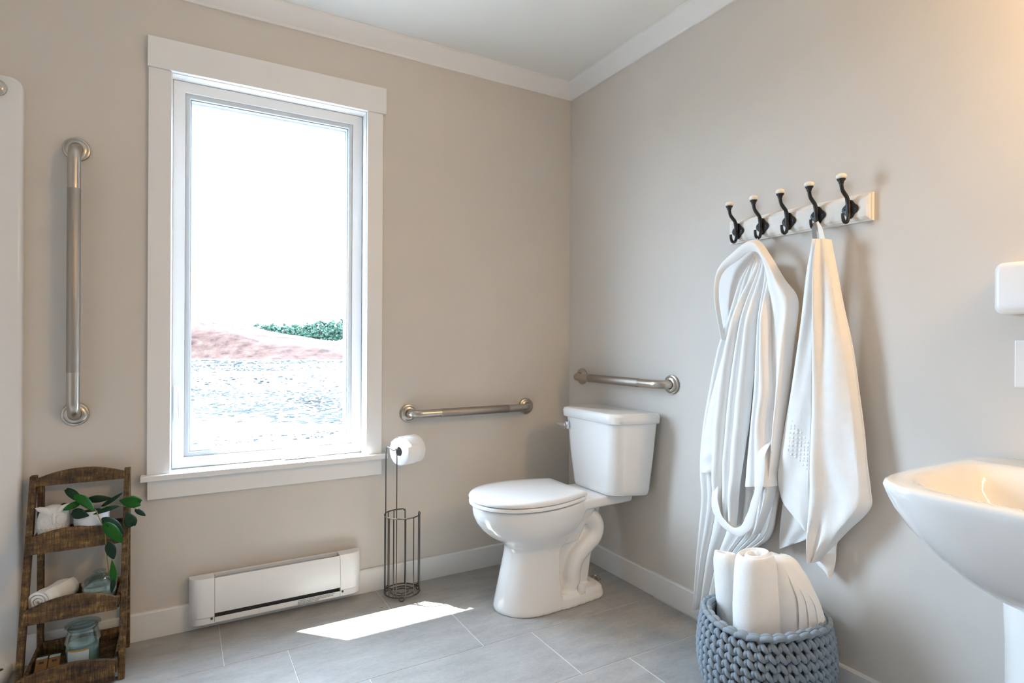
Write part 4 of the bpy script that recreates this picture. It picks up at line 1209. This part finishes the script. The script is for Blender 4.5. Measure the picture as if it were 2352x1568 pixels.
for zb, ze, zp, yf in TR:
    x0, x1 = (-2.186, -1.944)
    if True:
        arch_board('front_board', x0, x1, yf, yf + .004, zb, ze, zp, .012)
    zf = {.402: .422, .207: .208, .008: .028}[zb]
    MB().box(-2.1755, -1.9385, yf + .0135, -.046, zf, zf + .010).build('tray_floor', M['wood'], ls, bevel=.001)
    MB().box(-2.1595, -1.9345, -.0455, -.034, zb + .006, ze + .006).build('back_board', M['wood'], ls, bevel=.001)
    for xx in ((-2.1755, -2.1655), (-1.9485, -1.9385)):
        zs = ze - .004
        MB().loft([[(x_, yf + .013, zf + .0105), (x_, yf + .013, zs), (x_, -.0465, zs), (x_, -.0465, zf + .0105)] for x_ in xx]).build('side_board', M['wood'], ls, bevel=.001)

# owl figurine
OC = Vector((-2.126, -.090, .4325))
ow = thing('owl_figurine', 'matte white owl figurine on the top tray of the wooden shelf', 'figurine', tuple(OC))
fd = Vector((.16, -1, 0)).normalized(); rd_ = Vector((1, .16, 0)).normalized()
def op(r, f, z): return OC + rd_ * r + fd * f + Vector((0, 0, z))
rings = []
for z, r in ((0, .024), (.004, .031), (.020, .0405), (.042, .0445), (.062, .0435), (.080, .0395), (.094, .0345), (.103, .026), (.108, .012)):
    rings.append([op(r * math.cos(2 * PI * k / 36), r * .84 * math.sin(2 * PI * k / 36), z) for k in range(36)])
MB().loft(rings).build('body', M['plaster'], ow, smooth=True, angle=80)
for s_ in (-1, 1):
    MB().tube([op(s_ * .008, .024, .086), op(s_ * .022, .022, .100), op(s_ * .036, .015, .104), op(s_ * .047, .008, .108)], [(.008, .006), (.010, .008), (.008, .007), (.001, .001)], 10).build('ear_tuft', M['plaster'], ow, smooth=True)
    dr = []
    for rr, h in ((.0175, .000), (.0175, .003), (.0145, .0052), (.010, .004), (.006, .0048), (.001, .0052)):
        dr.append([op(s_ * .0185, .0285, .066) + (fd * .92 + rd_ * (s_ * .40)).normalized() * h + (rd_ * .92 - fd * (s_ * .40)) * (rr * math.cos(2 * PI * k / 24)) + Vector((0, 0, rr * math.sin(2 * PI * k / 24))) for k in range(24)])
    MB().loft(dr).build('eye_disc', M['plaster'], ow, smooth=True)
MB().tube([op(0, .030, .088), op(0, .0385, .070), op(0, .0395, .058), op(0, .0375, .050)], [.004, .005, .0045, .0008], 10).build('beak', M['plaster'], ow, smooth=True)
sc_ = MB()
for row in range(4):
    for k in range(-3, 4):
        an = (k + .5 * (row % 2)) * .30
        if abs(an) > 1.0: continue
        zc = .048 - .0105 * row
        R_ = .0440 if row < 3 else .042
        pts = []
        for q in np.linspace(-1, 1, 9):
            aa = an + q * .15
            pts.append(op(R_ * math.sin(aa), (R_ * .84 + .001) * math.cos(aa), zc - .0065 * math.sqrt(max(0, 1 - q * q))))
        sc_.tube(pts, .0016, 6)
sc_.build('chest_feathers', M['plaster'], ow, smooth=True)

# potted trailing plant
PC = Vector((-2.024, -.092, .4325))
pp = thing('potted_plant', 'trailing green plant in a white pot on the top tray', 'plant', tuple(PC))
MB().lathe([(.036, 0), (.0375, .004), (.0385, .026), (.0385, .030), (.0475, .034), (.0490, .039), (.0495, .081), (.0485, .0835), (.046, .0835), (.0455, .067), (.01, .065)], PC, 40).build('pot', M['pot'], pp, smooth=True, angle=35)
MB().lathe([(.0448, .0665), (.0448, .071), (.02, .075), (.002, .076)], PC, 28).build('soil', M['soil'], pp, smooth=True)
def leaf(b_, t_, w_, m, nrm, notch=.0, curl=.10, parent=pp):
    B, T, N = Vector(b_), Vector(t_), Vector(nrm)
    D = T - B; L = D.length; d = D.normalized()
    sd = d.cross(N).normalized(); n_ = sd.cross(d).normalized()
    na, nb = 14, 7
    rows = []
    for i in range(na + 1):
        s_ = i / na
        hw = w_ / 2 * (math.sin(PI * min(1, s_ ** (1.25 if notch else .8) * (.90 if notch else .97) + .015)) ** .72)
        row = []
        for jn in range(nb):
            q = -1 + 2 * jn / (nb - 1)
            lon = s_ * L - (notch * L * (1 - abs(q)) ** 1.5 * max(0, (s_ - .72) / .28) ** 1.2 if notch else 0)
            row.append(B + d * lon + sd * (hw * q) + n_ * (curl * L * math.sin(PI * s_) - .18 * hw * q * q + .10 * hw * abs(q)))
        rows.append(row)
    th = [[p - n_ * .0007 for p in row] for row in rows]
    return MB().loft([a + b2[::-1] for a, b2 in zip(rows, th)]).build('leaf', m, parent, smooth=True, angle=80)
G, DK = M['leaf'], M['leaf_dark']
def L3(p, y): return (p[0], y, p[1])
NF = (.15, -1, .55)
leaf(L3((-2.046, .538), -.095), L3((-2.096, .589), -.085), .026, DK, (.2, -1, .4), .12)
leaf(L3((-2.071, .570), -.100), L3((-2.013, .518), -.140), .031, G, (.25, -1, .9), .0, .12)
leaf(L3((-2.052, .545), -.110), L3((-2.098, .527), -.118), .022, G, (0, -1, .5), .0)
leaf(L3((-2.078, .535), -.095), L3((-2.113, .534), -.085), .018, DK, (0, -1, .6), .1)
leaf(L3((-2.026, .507), -.150), L3((-2.074, .520), -.128), .034, DK, (.1, -1, .15), .1)
leaf(L3((-2.040, .546), -.085), L3((-1.972, .541), -.080), .024, DK, (0, -1, .25))
leaf(L3((-1.997, .522), -.105), L3((-1.936, .560), -.095), .014, DK, (.3, -1, .2))
leaf(L3((-2.018, .509), -.140), L3((-1.940, .523), -.125), .018, DK, (0, -1, .9), 0, .05)
leaf(L3((-1.945, .541), -.128), L3((-1.880, .529), -.150), .040, G, (.1, -1, .35), .26)
leaf(L3((-1.921, .503), -.150), L3((-1.905, .455), -.165), .038, DK, (.1, -1, .25), .26)
leaf(L3((-1.900, .509), -.145), L3((-1.869, .484), -.150), .018, DK, (.3, -1, .4))
leaf(L3((-1.990, .497), -.160), L3((-1.930, .438), -.165), .034, DK, (.4, -1, .35), 0, .16)
leaf(L3((-1.983, .484), -.172), L3((-1.933, .413), -.180), .036, G, (.2, -1, .25))
leaf(L3((-1.972, .419), -.172), L3((-1.956, .360), -.172), .030, DK, (.2, -1, .15))
leaf(L3((-1.960, .362), -.185), L3((-1.954, .288), -.192), .020, G, (.2, -1, .2), .12)
leaf(L3((-1.956, .310), -.190), L3((-1.960, .256), -.190), .016, DK, (.5, -1, .1))
stm = MB()
stm.tube(spline([(-2.020, -.10, .500), (-2.010, -.142, .522), (-1.997, -.163, .500), (-1.984, -.170, .468), (-1.978, -.173, .42), (-1.973, -.178, .36), (-1.967, -.187, .320), (-1.962, -.190, .298)], 40), .0016, 7)
stm.tube(spline([(-2.018, -.11, .500), (-2.000, -.130, .518), (-1.965, -.132, .530), (-1.938, -.138, .524), (-1.905, -.146, .516), (-1.892, -.146, .508)], 34), .0015, 7)
stm.tube(spline([(-2.02, -.092, .500), (-2.04, -.092, .532), (-2.05, -.095, .545)], 12), .0014, 7)
stm.tube(spline([(-1.994, -.166, .490), (-1.985, -.162, .490), (-1.978, -.160, .492)], 8), .0012, 6)
stm.build('stem', M['stem'], pp, smooth=True)

# rolled washcloth and glass jar on the middle tray
rw_ = thing('rolled_washcloth', 'small rolled white washcloth on the middle tray of the wooden shelf', 'washcloth', (-2.12, -.12, .218))
B_, T_ = Vector((-2.150, -.178, .2615)), Vector((-2.092, -.078, .2600))
ax = (T_ - B_).normalized(); uu = ax.cross(Vector((0, 0, 1))).normalized(); vv_ = uu.cross(ax)
rings = []
sp_o = []; sp_i = []
turns, R0 = 3.2, .0395
for k in range(int(turns * 24) + 1):
    q = k / 24 * 2 * PI
    rr = .004 + (R0 - .006) * (k / (turns * 24))
    sp_o.append((rr + .0046, q)); sp_i.append((rr - .0030, q))
for s_ in np.linspace(0, 1, 16):
    ring = []
    wob = 1 + .05 * math.sin(9 * s_) + .03 * math.sin(23 * s_ + 1)
    for rr, q in sp_o: ring.append(B_ + ax * ((T_ - B_).length * s_ + .002 * math.sin(2 * q)) + uu * (rr * wob * math.cos(q)) + vv_ * (rr * wob * math.sin(q) * .96))
    for rr, q in reversed(sp_i): ring.append(B_ + ax * ((T_ - B_).length * s_ + .002 * math.sin(2 * q)) + uu * (rr * wob * math.cos(q)) + vv_ * (rr * wob * math.sin(q) * .96))
    rings.append(ring)
MB().loft(rings).build('rolled_cloth', M['terry'], rw_, smooth=True, angle=75)
JC = Vector((-1.998, -.128, .2185))
gj = thing('glass_jar', 'low clear glass jar with knobbed lid and cotton on the middle tray', 'jar', tuple(JC))
MB().lathe([(.040, 0), (.046, .003), (.0475, .012), (.0475, .052), (.0440, .056), (.0440, .054), (.0450, .050), (.0450, .012), (.043, .006), (.01, .005)], JC, 40).build('jar_body', M['jar'], gj, smooth=True, angle=50)
MB().lathe([(.040, .0085), (.0435, .012), (.0438, .042), (.035, .050), (.012, .053)], JC, 30).build('cotton', M['cotton'], gj, smooth=True)
lidj = MB().lathe([(.0490, .0668), (.0500, .069), (.0490, .0715), (.040, .083), (.025, .0930), (.013, .0965), (.0115, .100), (.0165, .103), (.0180, .106), (.0160, .108), (.0125, .107), (.0085, .099), (.0055, .0955),
                           (.02, .0915), (.038, .0800), (.046, .0690)], JC - Vector((0, 0, .0095)), 40)
lidj.build('lid', M['jar'], gj, smooth=True, angle=60)

# candle jar and two small boxes on the bottom tray
CC = Vector((-2.036, -.185, .0385))
cj = thing('candle_jar', 'glass candle jar with flat lid and pale label on the bottom tray', 'candle', tuple(CC))
MB().lathe([(.036, 0), (.0425, .004), (.0450, .012), (.0465, .060), (.0465, .078), (.0480, .081), (.0480, .086), (.0465, .089), (.0425, .106), (.0400, .113), (.0400, .124), (.0375, .124), (.0375, .113), (.0400, .105), (.0440, .088),
            (.0440, .060), (.0425, .012), (.038, .007), (.01, .006)], CC, 44).build('jar_body', M['jar'], cj, smooth=True, angle=50)
MB().lathe([(.037, .0085), (.0418, .013), (.0434, .060), (.0434, .072), (.01, .071)], CC, 36).build('wax', M['wax'], cj, smooth=True, angle=50)
MB().lathe([(.0365, .118), (.0365, .1255), (.0470, .1260), (.0485, .130), (.0480, .1345), (.0440, .1360), (.0400, .1350), (.034, .1365), (.030, .1350), (.024, .1325), (.005, .1322)], CC, 44).build('lid', M['jar'], cj, smooth=True, angle=40)
def curved_label(name, z0, z1, a0, a1, m, r=.0469):
    rg = []
    for k in range(15):
        a = a0 + (a1 - a0) * k / 14
        rg.append([(CC.x + rr * math.cos(a), CC.y + rr * math.sin(a), CC.z + z) for rr, z in ((r, z0), (r, z1), (r + .0006, z1), (r + .0006, z0))])
    return MB().loft(rg).build(name, m, cj, smooth=True, angle=30)
curved_label('label', .020, .066, -PI * .76, -PI * .36, M['white_card'])
curved_label('label_band', .0665, .0715, -PI * .76, -PI * .36, M['orange_card'])
for i, (xx, lab) in enumerate(((-2.138, 'left of two small brown card boxes standing in the bottom tray'), (-2.106, 'right of two small brown card boxes, next to the candle jar'))):
    t = thing('card_box', lab, 'box', (xx, -.20, .0385), 'small brown boxes in the bottom tray')
    bx_ = MB().loft([[(xx - .0145, -.245 + .052 * s_, .0385 + .050 * s_), (xx + .0145, -.245 + .052 * s_, .0385 + .050 * s_), (xx + .0145, -.231 + .052 * s_, .0385 + .050 * s_), (xx - .0145, -.231 + .052 * s_, .0385 + .050 * s_)] for s_ in (0, 1)])
    bo = bx_.build('box_body', M['card'], t, bevel=.0008)
    MB().box(xx - .0135, xx + .0135, -.193, -.181, .0888, .0908).build('box_top', M['white_card'], t)
    for (s0, s1, hw_) in ((.80, .90, .006), (.42, .50, .007), (.30, .34, .009)):
        MB().loft([[(xx - hw_, -.2455 + .052 * s_, .0385 + .050 * s_), (xx + hw_, -.2455 + .052 * s_, .0385 + .050 * s_), (xx + hw_, -.2450 + .052 * s_, .0385 + .050 * s_), (xx - hw_, -.2450 + .052 * s_, .0385 + .050 * s_)] for s_ in (s0, s1)]).build('print', M['print'], bo)
